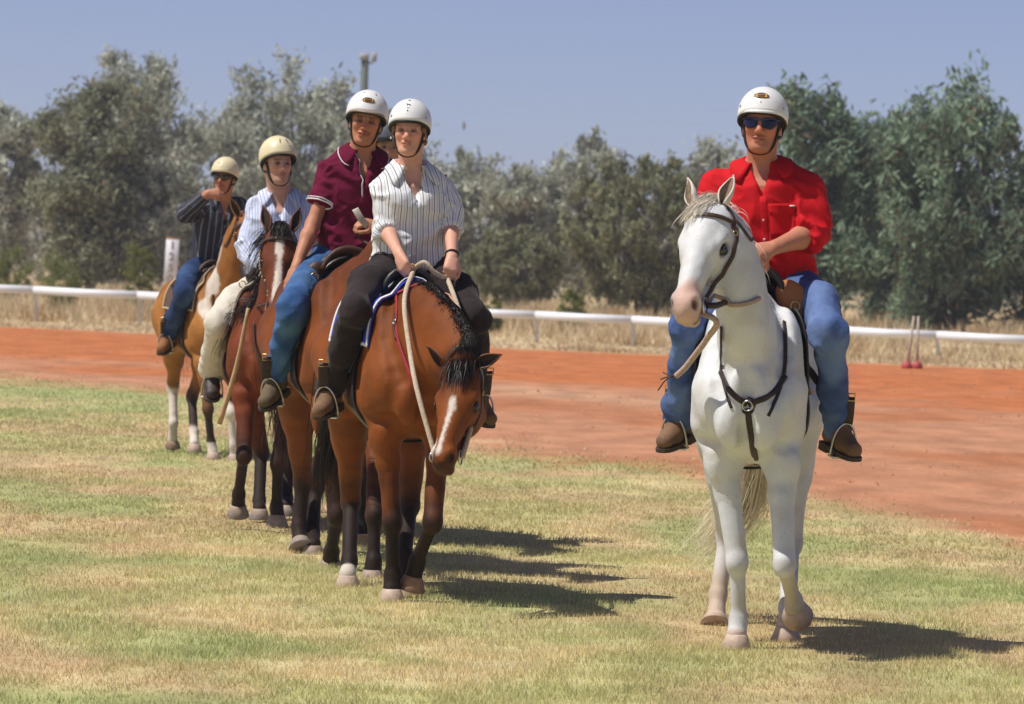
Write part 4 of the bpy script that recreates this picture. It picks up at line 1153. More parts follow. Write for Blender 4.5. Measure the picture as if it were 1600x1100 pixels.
def horse_B():
    f = Frame(-.555, 22.50, 13, 22.1); L = f.L
    n0 = np.array([.22, 0, 1.25]); nb = f.X(664, 525, .55); n1 = f.X(693, 538, .80); n2 = f.X(716, 562, .97); poll = f.X(724, 574, 1.04); muz = f.X(684, 728, 1.36)
    lat = f.dirv([math.cos(math.radians(12)), math.sin(math.radians(-8)), .26])
    neck = [(n0, .25, .13, (.1, 0, 1)), (nb, .235, .118, (.2, .03, 1)), (n1, .180, .100, (.45, .12, .9)), (n2, .140, .086, (.6, .15, .8)), (poll + [-.06, -.01, .01], .105, .078, (.75, .1, .65))]
    legs = dict(FR=[L(613, 815, -.02), L(613, 898, .03), L(612, 942, .0)], FL=[L(676, 815, -.16), L(652, 878, .05), L(642, 921, .07), True],
                HR=[L(548, 785, 1.12), L(546, 876, .86), L(543, 920, .78)], HL=[L(640, 790, .72), L(632, 868, .42), L(634, 932, .32)])
    coat = CoatBay((.215, .060, .011), (.085, .021, .006), (.024, .014, .010), [(.215, .29, .012, .019, .010, .012), (.28, .40, .012, .008, .012, .004), (.39, .53, .008, .012, .004, -.012), (.44, .55, .012, .014, -.045, -.05)], socks={'HR': 1.55}, gloss=.46, name='bright_bay')
    pa, pb = L(682, 690, -.4), None
    H = build_horse('bay_horse', 'bright bay horse with thin white blaze and lowered head, ridden by the striped shirt woman', f, 1.02, legs, neck, (poll, muz, lat, .99), coat, .0122, cw=.90,
                    ears=((-.30, .25, .95, .80, (.6, .7, -.2)), (-.30, .70, -.75, .85, (.5, .55, -.6))),
                    hoofcol=dict(FR=HOOF_PALE, FL=((.22, .13, .09), (.35, .2, .12)), HR=HOOF_PALE, HL=HOOF_PALE),
                    tail=([np.array([-.90, -.0, 1.30]), np.array([-1.0, -.1, 1.2]), f.L(525, 650, 1.6), f.L(513, 720, 1.65), f.L(506, 795, 1.7)], .07, 900, .004))
    make_forelock(H, coat, 300, .17, H.root, lean=.05, spread=.07, up=.2, wd=.0035)
    make_mane(H, coat, -1, 2400, .05, H.root, lo=.10, hi=1.0, wd=.0036, spread=.02, lift=.0, grav=1.6)
    HORSES['B'] = H

def horse_C():
    f = Frame(-.93, 24.55, 13, 24.1); L = f.L
    n0 = np.array([.25, 0, 1.34]); nb = f.X(580, 470, .50); n1 = f.X(612, 400, .62); n2 = f.X(640, 345, .72); poll = f.X(656, 316, .80); muz = f.X(664, 425, 1.15)
    lat = f.dirv([math.cos(math.radians(10)), .15, .05])
    neck = [(n0, .26, .17, (-.6, 0, .8)), (nb, .225, .15, (-.7, .1, .7)), (n1, .165, .115, (-.75, .2, .6)), (n2, .130, .09, (-.7, .2, .7)), (poll + [-.03, 0, -.04], .10, .075, (-.5, .2, .8))]
    legs = dict(FR=[L(526, 805, -.10), L(518, 862, .12), L(517, 893, .18), True], FL=[L(585, 805, -.45), L(584, 878, -.5), L(582, 912, -.52)],
                HR=[L(473, 752, 1.30), L(467, 822, 1.26), L(471, 858, 1.16), True], HL=[L(492, 762, 1.5), L(488, 835, 1.3), L(489, 872, 1.15)])
    coat = CoatBay((.19, .054, .013), (.085, .022, .008), (.026, .016, .012), [(.15, .5, .02, .02, 0, 0)], gloss=.45, name='brown_bay', hairc=(.05, .02, .014))
    H = build_horse('bay_horse', 'tall bay horse ridden by the maroon polo shirt man, its head hidden behind the woman', f, 1.07, legs, neck, (poll, muz, lat, 1.0), coat, .0155, cw=.90,
                    ears=((-.8, .3, .45, 1.0), (-.8, .3, -.35, 1.0)), hoofcol=HOOF_GREY,
                    tail=([np.array([-.95, -.05, 1.38]), np.array([-1.05, -.15, 1.25]), f.L(452, 640, 2.0), f.L(446, 690, 2.0), f.L(448, 740, 2.0)], .085, 800, .004))
    make_mane(H, coat, 1, 200, .12, H.root, lo=.2)
    HORSES['C'] = H

def horse_D():
    f = Frame(-1.47, 27.55, 5, 27.1); L = f.L
    n0 = np.array([.22, 0, 1.25]); nb = f.X(425, 560, .48); n1 = f.X(432, 480, .62); n2 = f.X(436, 420, .70); poll = f.X(438, 362, .76); muz = f.X(431, 486, 1.10)
    lat = f.dirv([1, .06, -.02])
    neck = [(n0, .26, .17, (-.6, 0, .8)), (nb, .23, .15, (-.75, 0, .65)), (n1, .175, .12, (-.85, 0, .5)), (n2, .135, .095, (-.85, 0, .5)), (poll + [-.03, 0, -.05], .10, .078, (-.6, 0, .75))]
    legs = dict(FR=[L(381, 712, -.14), L(373, 772, .10), L(372, 806, .14), True], FL=[L(434, 724, .0), L(432, 792, .02), L(433, 822, .0)],
                HR=[L(408, 708, 1.22), L(405, 782, 1.0), L(405, 812, .9)], HL=[L(450, 710, 1.4), L(448, 780, 1.25), L(448, 806, 1.15)])
    coat = CoatBay((.170, .040, .013), (.085, .020, .008), (.028, .018, .014), [(.10, .20, .022, .026, 0, 0), (.19, .30, .014, .014, .003, .004), (.29, .56, .016, .032, .004, -.004)], gloss=.5, name='red_bay')
    H = build_horse('bay_horse', 'dark red bay horse with wide white blaze and black mane, third in the line', f, 1.01, legs, neck, (poll, muz, lat, 1.0), coat, .0155, cw=.92,
                    ears=((-.85, .3, .30, .88), (-.85, .3, -.30, .88)), hoofcol=HOOF_GREY,
                    tail=([np.array([-.93, 0, 1.32]), np.array([-1.03, 0, 1.2]), f.L(445, 650, 2.0), f.L(446, 700, 2.0), f.L(447, 740, 2.0)], .08, 200, .008))
    make_forelock(H, coat, 300, .12, H.root, spread=.2, up=.7, lean=-.1, wd=.004)
    make_mane(H, coat, 1, 900, .27, H.root, lo=.1, wd=.004, spread=.09, lift=.5, wind=(0, -.03, 0))
    HORSES['D'] = H

def horse_E():
    f = Frame(-2.42, 36.25, 20, 35.8); L = f.L
    n0 = np.array([.22, 0, 1.25]); nb = f.X(352, 465, .45); n1 = f.X(362, 420, .60); n2 = f.X(371, 375, .70); poll = f.X(383, 340, .78); muz = f.X(420, 425, 1.1)
    lat = f.dirv([.85, .5, .05])
    neck = [(n0, .25, .17, (-.6, 0, .8)), (nb, .22, .15, (-.7, 0, .7)), (n1, .17, .115, (-.8, 0, .6)), (n2, .13, .09, (-.8, 0, .6)), (poll + [-.03, 0, -.05], .10, .075, (-.6, 0, .75))]
    legs = dict(FR=[L(325, 640, -.02), L(330, 692, .03), L(333, 719, .0)], FL=[L(362, 645, .0), L(364, 696, .0), L(366, 722, .0)],
                HR=[L(270, 605, 1.15), L(271, 662, 1.05), L(270, 700, 1.1), True], HL=[L(300, 620, .95), L(303, 675, .75), L(304, 706, .65)])
    def pinto(V, col, H):
        S = H.sc; nz = (fbm(V * 9, 33, 3) - .5) * .16
        for c, r in ((f.X(356, 385, .55), .11), (f.X(350, 440, .50), .09), (f.X(342, 480, .5), .06)):
            d = np.linalg.norm((V - (c + np.array([.0, -.08, 0]))) * np.array([.8, .8, .75]), axis=1)
            col = lerp(col, [.62, .55, .47], sstep(r + .015, r - .015, d + nz))
        return col
    coat = CoatBay((.36, .150, .036), (.24, .088, .022), (.045, .03, .024), None, socks={'FR': 1.0, 'FL': -.1, 'HR': -.08, 'HL': .9}, gloss=.5, name='buckskin', pinto=pinto)
    H = build_horse('buckskin_horse', 'golden buckskin pinto horse with white socks, last in the line on the left', f, .96, legs, neck, (poll, muz, lat, .95), coat, .018,
                    hoofcol=dict(FR=HOOF_PALE, FL=HOOF_PALE, HR=((.25, .17, .12), (.3, .2, .14)), HL=HOOF_PALE),
                    tail=([np.array([-.90, 0, 1.26]), np.array([-1.0, 0, 1.15]), np.array([-1.02, .05, .9]), np.array([-1.0, .05, .55])], .07, 160, .009))
    make_mane(H, coat, -1, 200, .25, H.root, lo=.1, wd=.008)
    HORSES['E'] = H

def horse_F():
    f = Frame(-.70, 26.75, 8, 26.3); L = f.L
    n0 = np.array([.22, 0, 1.25]); nb = np.array([.5, .0, 1.28]); n1 = np.array([.68, .03, 1.38]); n2 = np.array([.82, .06, 1.46]); poll = np.array([.95, .06, 1.52]); muz = np.array([1.3, .0, 1.15])
    neck = [(n0, .26, .17, (-.4, 0, .9)), (nb, .22, .15, (-.5, 0, .85)), (n1, .165, .115, (-.55, 0, .85)), (n2, .13, .09, (-.5, 0, .85)), (poll + [-.03, 0, -.04], .10, .075, (-.3, 0, .9))]
    legs = dict(FR=[L(565, 755, .0), L(566, 818, .03), L(565, 852, .0)], FL=[L(628, 755, .0), L(629, 820, .0), L(630, 856, .0)],
                HR=[L(552, 745, 1.25), L(553, 800, 1.05), L(553, 832, 1.0)], HL=[L(600, 745, 1.3), L(600, 800, 1.1), L(600, 830, 1.05)])
    coat = CoatBay((.10, .035, .016), (.05, .018, .010), (.015, .011, .010), None, name='dark_bay', gloss=.5)
    H = build_horse('dark_horse', 'dark bay horse mostly hidden behind the two front riders, pale hoof showing', f, 1.0, legs, neck, (poll, muz, np.array([0, 1.0, 0]), .98), coat, .024,
                    hoofcol=((.52, .33, .14), (.45, .28, .13)), tail=([np.array([-.93, 0, 1.30]), np.array([-1.0, 0, 1.1]), np.array([-1.02, 0, .7])], .07, 80, .012))
    HORSES['F'] = H
for k in 'ABCDEF':
    if not ONLY or ('h' + k) in ONLY or 'all' in ONLY: globals()['horse_' + k]()
# ================================================================== RIDERS
def rotv(v, ax, a):
    ax = unit(ax); return v * math.cos(a) + np.cross(ax, v) * math.sin(a) + ax * (ax @ v) * (1 - math.cos(a))

def fabric(name, color, rough=.85, stripes=None, noise=.10, bump=.45, sheen=.0, wear=None, bscale=45):
    """cloth: optional stripes along the attribute sv; list of (period, width, offset, colour)"""
    if name in MATS: return MATS[name]
    m = mat(name, color, rough=rough, spec=.2, noise=noise, nscale=9, bump=bump, bscale=bscale, sheen=sheen)
    t = m.node_tree; b = t.nodes['Principled BSDF']; src = b.inputs['Base Color'].links[0].from_socket
    if stripes:
        a = t.nodes.new('ShaderNodeAttribute'); a.attribute_name = 'sv'
        for per, wd, off, c in stripes:
            md = t.nodes.new('ShaderNodeMath'); md.operation = 'MULTIPLY_ADD'; md.inputs[1].default_value = 1 / per; md.inputs[2].default_value = off + 50
            fr = t.nodes.new('ShaderNodeMath'); fr.operation = 'FRACT'; lt = t.nodes.new('ShaderNodeMath'); lt.operation = 'LESS_THAN'; lt.inputs[1].default_value = wd / per
            t.links.new(a.outputs['Fac'], md.inputs[0]); t.links.new(md.outputs[0], fr.inputs[0]); t.links.new(fr.outputs[0], lt.inputs[0])
            mx = t.nodes.new('ShaderNodeMix'); mx.data_type = 'RGBA'; mx.inputs[7].default_value = (*c, 1)
            t.links.new(lt.outputs[0], mx.inputs[0]); t.links.new(src, mx.inputs[6]); src = mx.outputs[2]
        t.links.new(src, b.inputs['Base Color'])
    if wear:
        tc = t.nodes.new('ShaderNodeTexCoord'); n = t.nodes.new('ShaderNodeTexNoise'); n.inputs['Scale'].default_value = 5; n.inputs['Detail'].default_value = 3
        t.links.new(tc.outputs['Object'], n.inputs['Vector']); r = t.nodes.new('ShaderNodeMapRange'); r.inputs[1].default_value = .42; r.inputs[2].default_value = .68
        t.links.new(n.outputs['Fac'], r.inputs[0]); mx = t.nodes.new('ShaderNodeMix'); mx.data_type = 'RGBA'; mx.inputs[7].default_value = (*wear, 1)
        t.links.new(r.outputs[0], mx.inputs[0]); t.links.new(src, mx.inputs[6]); t.links.new(mx.outputs[2], b.inputs['Base Color'])
    return m

def folds(amp, seed, scale=(1, 1, 1), base=11.0, centers=None):
    """cloth folds as a displacement: ridged noise, stronger round the given joints"""
    r = np.random.default_rng(seed); A = np.linalg.qr(r.normal(0, 1, (3, 3)))[0]; B = np.linalg.qr(r.normal(0, 1, (3, 3)))[0]
    sA = np.array([1, 1, .32]) * base; sB = np.array([1, .35, 1]) * base * .6
    def f(P):
        n = vnoise((P * scale) @ A.T * sA, seed); n2 = vnoise((P * scale) @ B.T * sB, seed + 3)
        w_ = np.full(len(P), .55)
        for c, rad, g in (centers or ()):
            w_ = w_ + g * np.exp(-(((P - c) / rad) ** 2).sum(1))
        n3 = vnoise((P * scale) @ B.T * np.array([1, .4, .8]) * base * 2.3, seed + 9)
        return np.minimum(.009, -amp * w_ * ((1 - np.abs(2 * n - 1)) ** 2 - .45 + .9 * (n2 - .5) + .45 * ((1 - np.abs(2 * n3 - 1)) ** 2 - .4)))
    return f

class Fold(Field):
    fold = None
    def mesh(s, h):
        V, Q = Field.mesh(s, h)
        if s.fold is not None: V = V - vert_normals(V, Q) * s.fold(V)[:, None]
        return V, Q
    def project(s, P, off=.004, it=6):
        P, N = Field.project(s, P, off, it)
        if s.fold is not None: P = P - N * s.fold(P)[:, None]
        return P, N

RT = [-.16, -.05, .06, .25, .45, .62, .80, .92, 1.0]
RW = [.10, .165, .172, .158, .160, .170, .172, .128, .070]
RD = [.09, .120, .120, .110, .112, .118, .114, .085, .060]
RFW = [.00, .0, .0, .012, .012, .010, .004, -.008, -.012]

def torso_fn(T, widen=0.0, wmul=1.0, lo=-.16, hi=1.0, prof=None):
    pel, U, Lt, Fw, Ht = T
    rw, rd = (np.array(RW), np.array(RD)) if prof is None else prof
    def f(P):
        q = P - pel; t = (q @ U) / Ht; l = q @ Lt; g = q @ Fw
        tc_ = np.clip(t, lo, hi)
        w_ = np.interp(tc_, RT, rw) * wmul + widen; d_ = np.interp(tc_, RT, rd) * wmul + widen; g0 = np.interp(tc_, RT, RFW)
        k = (np.abs(l / w_) ** 2.3 + np.abs((g - g0) / d_) ** 2.3) ** (1 / 2.3)
        d = (k - 1) * np.minimum(w_, d_)
        dt = np.abs(t - tc_) * Ht
        return np.where(dt > 0, np.sqrt(np.maximum(d, 0) ** 2 + dt ** 2), d)
    ext = U * Ht * hi
    c = np.array([pel + U * Ht * lo, pel + ext]); R = .26
    return f, c.min(0) - R, c.max(0) + R

def add_hand(F, w0, d, n, s, curl=(.5, .8, .6), thumb=.6, sc=1.0, spread=.0):
    d = unit(d); n = unit(n - d * (n @ d)); s = unit(np.cross(d, n)) * s          # s: towards the thumb
    tips = []
    F.rc(w0 - d * .02, w0 + d * .045, .026*sc, .030*sc, k=.02, sq=(n, .62))
    for i, (off, ln, r) in enumerate(((.029, .072, .0098), (.0098, .080, .0100), (-.0095, .074, .0096), (-.028, .058, .0086))):
        kn = w0 + sc * (d * (.088 - .006 * abs(i - 1)) + s * off)
        F.rc(w0 + sc * (d * .03 + s * off * .6), kn, .0155*sc, .0122*sc, k=.016)
        v = rotv(d, s * n @ np.cross(n, s) if False else np.cross(d, n), 0) + s * spread * (1.2 - i * .8)
        v = unit(v); p = kn; ax = np.cross(n, d)
        for j, fr in enumerate((.46, .30, .24)):
            a = curl[j] * (1 + .10 * (i - 1.5))
            v = unit(v * math.cos(a) + np.cross(unit(np.cross(v, -n) + 1e-9), v) * math.sin(a)) if abs(v @ n) < .98 else unit(v * math.cos(a) - d * math.sin(a))
            if j > 0:
                pass
            q = p + v * ln * fr * sc
            F.rc(p, q, (r - .0006 * j) * sc, (r - .0012 * (j + .6)) * sc, k=.006); p = q
            # turn the bending plane with the finger
        tips.append(p)
    tb = w0 + sc * (d * .028 + s * .026 - n * .006); t1 = tb + sc * unit(d * .75 + s * .65 - n * .35) * .042; t2 = t1 + sc * unit(d * .95 + s * (.35 - thumb * .7) - n * .45) * .034; t3 = t2 + sc * unit(d * .95 + s * (.1 - thumb) - n * .4) * .026
    F.rc(tb, t1, .0165*sc, .0125*sc, k=.016); F.rc(t1, t2, .0122*sc, .0112*sc, k=.007); F.rc(t2, t3, .0112*sc, .0092*sc, k=.006)
    return tips

class Rider: pass

def build_rider(name, label, f, J, o):
    R = Rider(); R.f = f
    root = f.empty(name); tag(root, label, 'person', 'riders'); R.root = root
    g = {k: np.asarray(v, float) for k, v in J.items()}
    pel, nk, hc = g['pelvis'], g['neck'], g['head']
    hf_ = HORSES[o['on']].f; rad = .074 * o.get('leg', 1.0) + .006     # legs rest against the saddle flaps, outside the horse
    for sd, s_ in (('L', 1), ('R', -1)):
        for q_, r_ in (('kn', rad), ('an', rad * .8)):
            for _ in range(40):
                dd_ = hf_.ev(g[q_ + sd][None], .3)[0]
                if dd_ > r_: break
                g[q_ + sd][1] += s_ * .01
                if q_ == 'an': g['toe' + sd][1] += s_ * .01
    U = unit(nk - pel); Ht = np.linalg.norm(nk - pel); Lt = g['shL'] - g['shR']; Lt = unit(Lt - U * (Lt @ U)); Fw = np.cross(Lt, U)
    T = (pel, U, Lt, Fw, Ht); build = o.get('build', 1.0); R.T = T
    # head axes
    hf = unit(f.dirv(o['face'])); hu = unit(f.dirv(o.get('up', (0, 0, 1)))); hu = unit(hu - hf * (hu @ hf)); hl = np.cross(hu, hf); hs = o.get('hs', 1.0)
    def h(a, l, u): return hc + hs * (hf * a + hl * l + hu * u)
    M = np.stack([hf, hl, hu]); R.h = h; R.hM = M; R.hc = hc; R.hs = hs
    B = Field(); e = lambda c, r, k=.02, op=1: B.ell(h(*c), np.array(r) * hs, A=M, k=k, op=op)
    e((-.012, 0, .035), (.098, .077, .088)); e((.018, 0, -.028), (.072, .066, .098), .03)
    fem = o.get('female', False); jw = .9 if fem else 1.0
    for s in (-1, 1):
        B.rc(h(-.012, s*.054*jw, -.050), h(.052, s*.024*jw, -.104), .024*hs, .020*hs, k=.03)
        e((.058, s*.040, -.026), (.024, .022, .022), .022)
        B.rc(h(.080, s*.012, .014), h(.068, s*.046, .012), .013*hs, .011*hs, k=.016)
        e((.094, s*.031, -.004), (.017, .0175, .0105), .010, -1)
        e((.096, s*.0135, -.040), (.012, .0095, .0095), .008)
        e((-.006, s*.078, -.016), (.020, .011, .033), .010); e((-.002, s*.088, -.014), (.011, .007, .02), .006, -1)
        e((.076, s*.031, -.018), (.012, .018, .006), .008)
    e((.066, 0, -.106), (.028, .030 * jw, .022), .025)
    B.rc(h(.086, 0, .008), h(.108, 0, -.034), .0095*hs, .0135*hs, k=.012); 
    sm = o.get('smile', 0.0)
    e((.088, 0, -.064), (.016, .027 + .008*sm, .0085), .008); e((.086, 0, -.079), (.015, .022 + .008*sm, .0085), .008)
    B.rc(h(.106, 0, -.0715), h(.088, .027 + .01*sm, -.071 + .006*sm), .0028*hs, .0022*hs, k=.005, op=-1); B.rc(h(.106, 0, -.0715), h(.088, -.027 - .01*sm, -.071 + .006*sm), .0028*hs, .0022*hs, k=.005, op=-1)
    nb = nk - U * .03
    B.rc(h(-.022, 0, -.06), nb, (.050 if fem else .060) * hs, .062 if fem else .070, k=.03)
    for s in (-1, 1): B.rc(h(-.03, s*.05, -.05), nb + Fw * .05 + Lt * s * .02, .018, .014, k=.03)
    tf, lo, hi = torso_fn(T, -.012, build); B.fn(tf, lo, hi, k=.04)
    arms = {}
    for sd, s in (('L', 1), ('R', -1)):
        sh, el, wr = g['sh' + sd], g['el' + sd], g['wr' + sd]; ar = o.get('arm', 1.0)
        B.rc(nb + Lt * s * .03 - U * .02, sh, .050, .052 * ar, k=.04); B.rc(sh, el, .052*ar, .042*ar, k=.03)
        m = el * .72 + wr * .28
        B.rc(el, m, .043*ar, .045*ar, k=.02); B.rc(m, wr, .045*ar, .028*ar, k=.02)
        hd = o['hand' + sd]; R.__dict__['tips' + sd] = add_hand(B, wr, unit(f.dirv(hd[0])), unit(f.dirv(hd[1])), hd[2], hd[3] if len(hd) > 3 else (.6, .9, .6), hd[4] if len(hd) > 4 else .6, sc=(.92 if fem else 1.0) * o.get('hsc', 1.0))
        hp = pel + Lt * s * .105 - U * .02 + Fw * .02; kn, an = g['kn' + sd], g['an' + sd]
        B.rc(hp, kn, .075, .05, k=.03); B.rc(kn, an, .05, .036, k=.03); arms[sd] = (sh, el, wr, hp, kn, an)
    V, Q = B.mesh(o.get('vox', .0069)); R.B = B
    q = (V - hc) @ M.T / hs; a, l, u = q.T; hm = (np.abs(l) < .12) & (u > -.16) & (u < .2) & (np.linalg.norm(q, axis=1) < .19)
    sk = np.array(o.get('skin', (.50, .265, .185))); col = np.broadcast_to(sk, (len(V), 3)).copy()
    red = np.clip(np.exp(-((a-.07)**2/.0012 + (np.abs(l)-.04)**2/.0006 + (u+.035)**2/.0008)) + np.exp(-((a-.11)**2 + l**2 + (u+.03)**2)/.0004), 0, 1) * hm
    col = lerp(col, sk * np.array([1.08, .78, .72]), red * .7)
    lip = sstep(1.15, .7, np.sqrt((l/(.027 + .008*sm))**2 + ((u + .0715)/.0145)**2)) * (a > .078) * hm
    col = lerp(col, sk * np.array([.82, .50, .50]), lip * .75)
    ln_ = sstep(.0034, .0012, np.abs(u + .0715 - .006*sm*(np.abs(l)/.03)**2)) * (np.abs(l) < .028 + .01*sm) * (a > .07) * hm; col = lerp(col, sk * .22, ln_ * .8)
    brow = sstep(.0062, .003, np.abs(u - .017 + .10 * np.maximum(0, np.abs(l) - .035))) * (np.abs(l) > .014) * (np.abs(l) < .050) * (a > .05) * hm
    col = lerp(col, np.array(o.get('haircol', (.08, .05, .03))) * 1.2, brow * (.45 if fem else .75))
    lash = sstep(1.2, .85, np.sqrt(((np.abs(l)-.031)/.016)**2 + ((u + .003)/.0075)**2)) * (a > .05) * hm; col = lerp(col, sk * .45, lash * .55)
    if o.get('stubble'): col = lerp(col, sk * np.array([.55, .52, .52]), (sstep(-.045, -.075, u) * (a > -.02) * hm) * o['stubble'] * (1 - lip))
    hair_m = (u > .02 - .35 * np.maximum(0, .0 - a)) * (a < .055) * hm * ((u > -.0) | (a < -.01)) * (np.abs(l) > .0)
    side = ((a < .03) & (u > -.03) & (a > -.2) & (np.abs(l) < .078) & hm) | (hm & (a < -.045) & (u > -.075))
    col = lerp(col, o.get('haircol', (.08, .05, .03)), (side * (hair_m | (a < -.02))).astype(float))
    mesh_obj('body', V, Q, mat('skin', attr=True, rough=.55, spec=.35, noise=.06, nscale=30, bump=.08, bscale=220), root, col=np.clip(col, 0, 1))
    for s in (-1, 1):      # eyes
        if o.get('shades'): break
        c = h(.0755, s*.031, -.004); r = .0125 * hs; G = []
        for i in range(8):
            th = math.pi * .55 * i / 7
            G.append([c + r * (math.cos(th) * hf + math.sin(th) * (math.cos(p) * hl + math.sin(p) * hu)) for p in np.linspace(0, 2*math.pi, 15)])
        G = np.array(G); cc = np.repeat(np.array([[.01, .008, .008], [.02, .014, .012], [.05, .035, .025], [.20, .16, .14], [.24, .20, .18], [.24, .20, .18], [.22, .16, .14], [.2, .13, .11]]), 15, 0)
        mb = MB(); mb.grid(G); mb.build('eye', mat('eye', attr=True, rough=.1, spec=.6), root, col=cc)
        t = np.linspace(-1, 1, 9)
        P = np.array([h(.0895 - .004*x*x, s*.031 + .0155*x, .0005 + .0030*(1 - x*x) - .001) for x in t]); MB().tube(P, .0038*hs, 6).build('eyelid', mat('eyelid_' + name + str(o.get('id', '')), tuple(sk * .62), rough=.6), root)
        P = np.array([h(.0885 - .004*x*x, s*.031 + .0155*x, -.0085 - .0030*(1 - x*x)) for x in t]); MB().tube(P, .0034*hs, 6).build('eyelid', mat('eyelid_' + name + str(o.get('id', ''))), root)
    # shirt
    S = Fold(); slv = o['sleeve']; loose = o.get('loose', .016)
    prof = (np.array(RW) + np.interp(RT, [-.1, .1, .3, .7, 1], o.get('blouse', [.012, .02, .014, .006, .0])), np.array(RD) + np.interp(RT, [-.1, .1, .3, .7, 1], o.get('bust', [.012, .022, .02, .012, .0])))
    tf2, lo, hi = torso_fn(T, loose, build, lo=o.get('hem', -.02), hi=.98, prof=prof); S.fn(tf2, lo, hi, k=.03)
    if fem:
        for s in (-1, 1): S.ell(pel + U * Ht * .66 + Lt * s * .075 + Fw * .095, (.062, .062, .062), k=.05)
    cuffs = []
    for sd, s in (('L', 1), ('R', -1)):
        sh, el, wr, hp, kn, an = arms[sd]; ar = o.get('arm', 1.0)
        S.rc(nb + Lt * s * .035 - U * .02, sh, .058, .064*ar, k=.05)
        if slv[0] == 'short':
            e1 = sh + (el - sh) * slv[1]; S.rc(sh, e1, .066*ar, .073*ar, k=.04, f1=True); cuffs.append((e1, unit(el - sh), .073*ar))
        else:
            S.rc(sh, el * .6 + sh * .4, .064*ar, .070*ar, k=.04); S.rc(el * .6 + sh * .4, el, .070*ar, .060*ar, k=.03)
            e1 = el + (wr - el) * slv[1]; S.rc(el, e1, .060*ar, slv[2]*ar, k=.03, f1=True); cuffs.append((e1, unit(wr - el), slv[2]*ar))
            if len(slv) > 3:
                e0 = e1 - unit(wr - el) * slv[3]; S.rc(e0, e1 + unit(wr - el) * .004, (slv[2] + .008)*ar, (slv[2] + .011)*ar, k=.012, f0=True, f1=True)
    vt = pel + U * Ht * o.get('vee', .72) + Fw * (.15 * build); vn = nk + Fw * .085 - U * .02
    S.rc(vn, vt, o.get('vw', .042), .006, k=.012, op=-1, sq=(Fw, 2.2))
    S.rc(nk + U * .0, nk + U * .06, .067, .075, k=.01, op=-1)
    cen = [(arms[d_][1], .10, 1.3) for d_ in 'LR'] + [(arms[d_][0] - U * .05 + Fw * .03, .10, .8) for d_ in 'LR'] + [(pel + U * Ht * .12 + Fw * .1, .14, 1.0)]
    S.fold = folds(o.get('crease', .024), o.get('seed', 3), centers=cen, base=o.get('fbase', 11))
    V, Q = S.mesh(o.get('vox', .0069) * 1.25); R.S = S
    qx = V - pel; lat = qx @ Lt; tdist = tf2(V); sv = lat.copy(); best = np.full(len(V), .0)
    for sd in 'LR':
        sh, el, wr = arms[sd][:3]; s = 1 if sd == 'L' else -1
        for a_, b_ in ((sh, el), (el, wr)):
            ba = b_ - a_; t_ = (V - a_) @ ba / (ba @ ba); v = V - a_ - np.clip(t_, 0, 1)[:, None] * ba
            dd = np.linalg.norm(v, axis=1); n1 = unit(np.cross(ba, Fw)); n2 = unit(np.cross(ba, n1))
            ang = np.arctan2(v @ n2, v @ n1); m = (dd - .066*ar < tdist - .004) & (t_ > -.2) & (t_ < 1.15) & (dd < .12)
            sv[m] = ang[m] * .065
    mesh_obj('shirt', V, Q, o['shirt'], root, attrs=dict(sv=sv))
    # collar: a stand that folds over into two pointed wings
    cr = o.get('collar', 1.0); n_ = 33; G = []
    cb = nk + U * .004 - Fw * .002
    for i in range(n_):
        t_ = -1 + 2 * i / (n_ - 1); an_ = t_ * math.radians(150 if not o.get('polo') else 152)      # 0 = nape
        dv = Lt * math.sin(an_) - Fw * math.cos(an_); fr_ = sstep(.45, 1.0, np.array(abs(t_)))
        rx = .076 + .010 * fr_; dn = U * (-.030 * fr_)
        p0 = cb + dv * (rx - .004) + dn * 1.2 - U * .012; p1 = cb + dv * rx + U * (.022 * cr) + dn; p2 = cb + dv * (rx + .010) + U * (.020 * cr) + dn
        wing = .046 + .048 * fr_ ** 2 * cr
        p3 = cb + dv * (rx + .026 + .022 * fr_) - U * (wing - .018) + dn + Lt * np.sign(t_) * .022 * fr_
        G.append([p0, p1, p2, (p2 + p3) / 2 + dv * .006, p3])
    G = np.array(G)
    out = G[:, 3:].reshape(-1, 3); dd = S.ev(out, .2); out = out + S.grad(out) * np.clip(.012 - dd, 0, .06)[:, None]; G[:, 3:] = out.reshape(n_, 2, 3)
    mb = MB(); mb.grid(G, .0035); cv = np.array(mb.V)
    co = mesh_obj('collar', mb.V, mb.F, o.get('collarmat', o['shirt']), root, attrs=dict(sv=(cv - nk) @ Lt * .8 + (cv - nk) @ U * .2))
    if o.get('polo'):
        MB().tube(G[:, 4], .0035, 5).build('collar_tipping', o['polo'], co)
        for (c, d_, r_) in cuffs:
            n1 = unit(np.cross(d_, [0, 0, 1.0] if abs(d_[2]) < .9 else [1.0, 0, 0])); n2 = np.cross(d_, n1)
            ring = np.array([c + (n1 * math.cos(t) + n2 * math.sin(t)) * (r_ + .001) for t in np.linspace(0, 2*math.pi, 25)[:-1]])
            for k, off in enumerate((-.004, -.016)):
                P, N = S.project(ring + d_ * off, .0015); MB().tube(P, .0042 if k == 0 else .0028, 6, closed=True).build('sleeve_tipping', o['polo'], root)
    # front placket and buttons
    if o.get('polo'):
        P, N = S.project(spline([G[1, 2] - U * .01, vn - Lt * .048 - U * .03, vt - Lt * .014 + U * .02, vt - Lt * .004 - U * .05], 14), .003, 8)
        mb = MB(); mb.ribbon(P, N, .009, .004); mb.build('placket_edge', o['polo'], root)
    pk = []
    for t_ in np.linspace(o.get('vee', .72) + .02, max(o.get('hem', 0) + .02, o.get('plk', -9)), 14): pk.append(pel + U * Ht * t_ + Fw * .17 * build + Lt * .004)
    P, N = S.project(np.array(pk), .002, 8); N = N * .5 + Fw
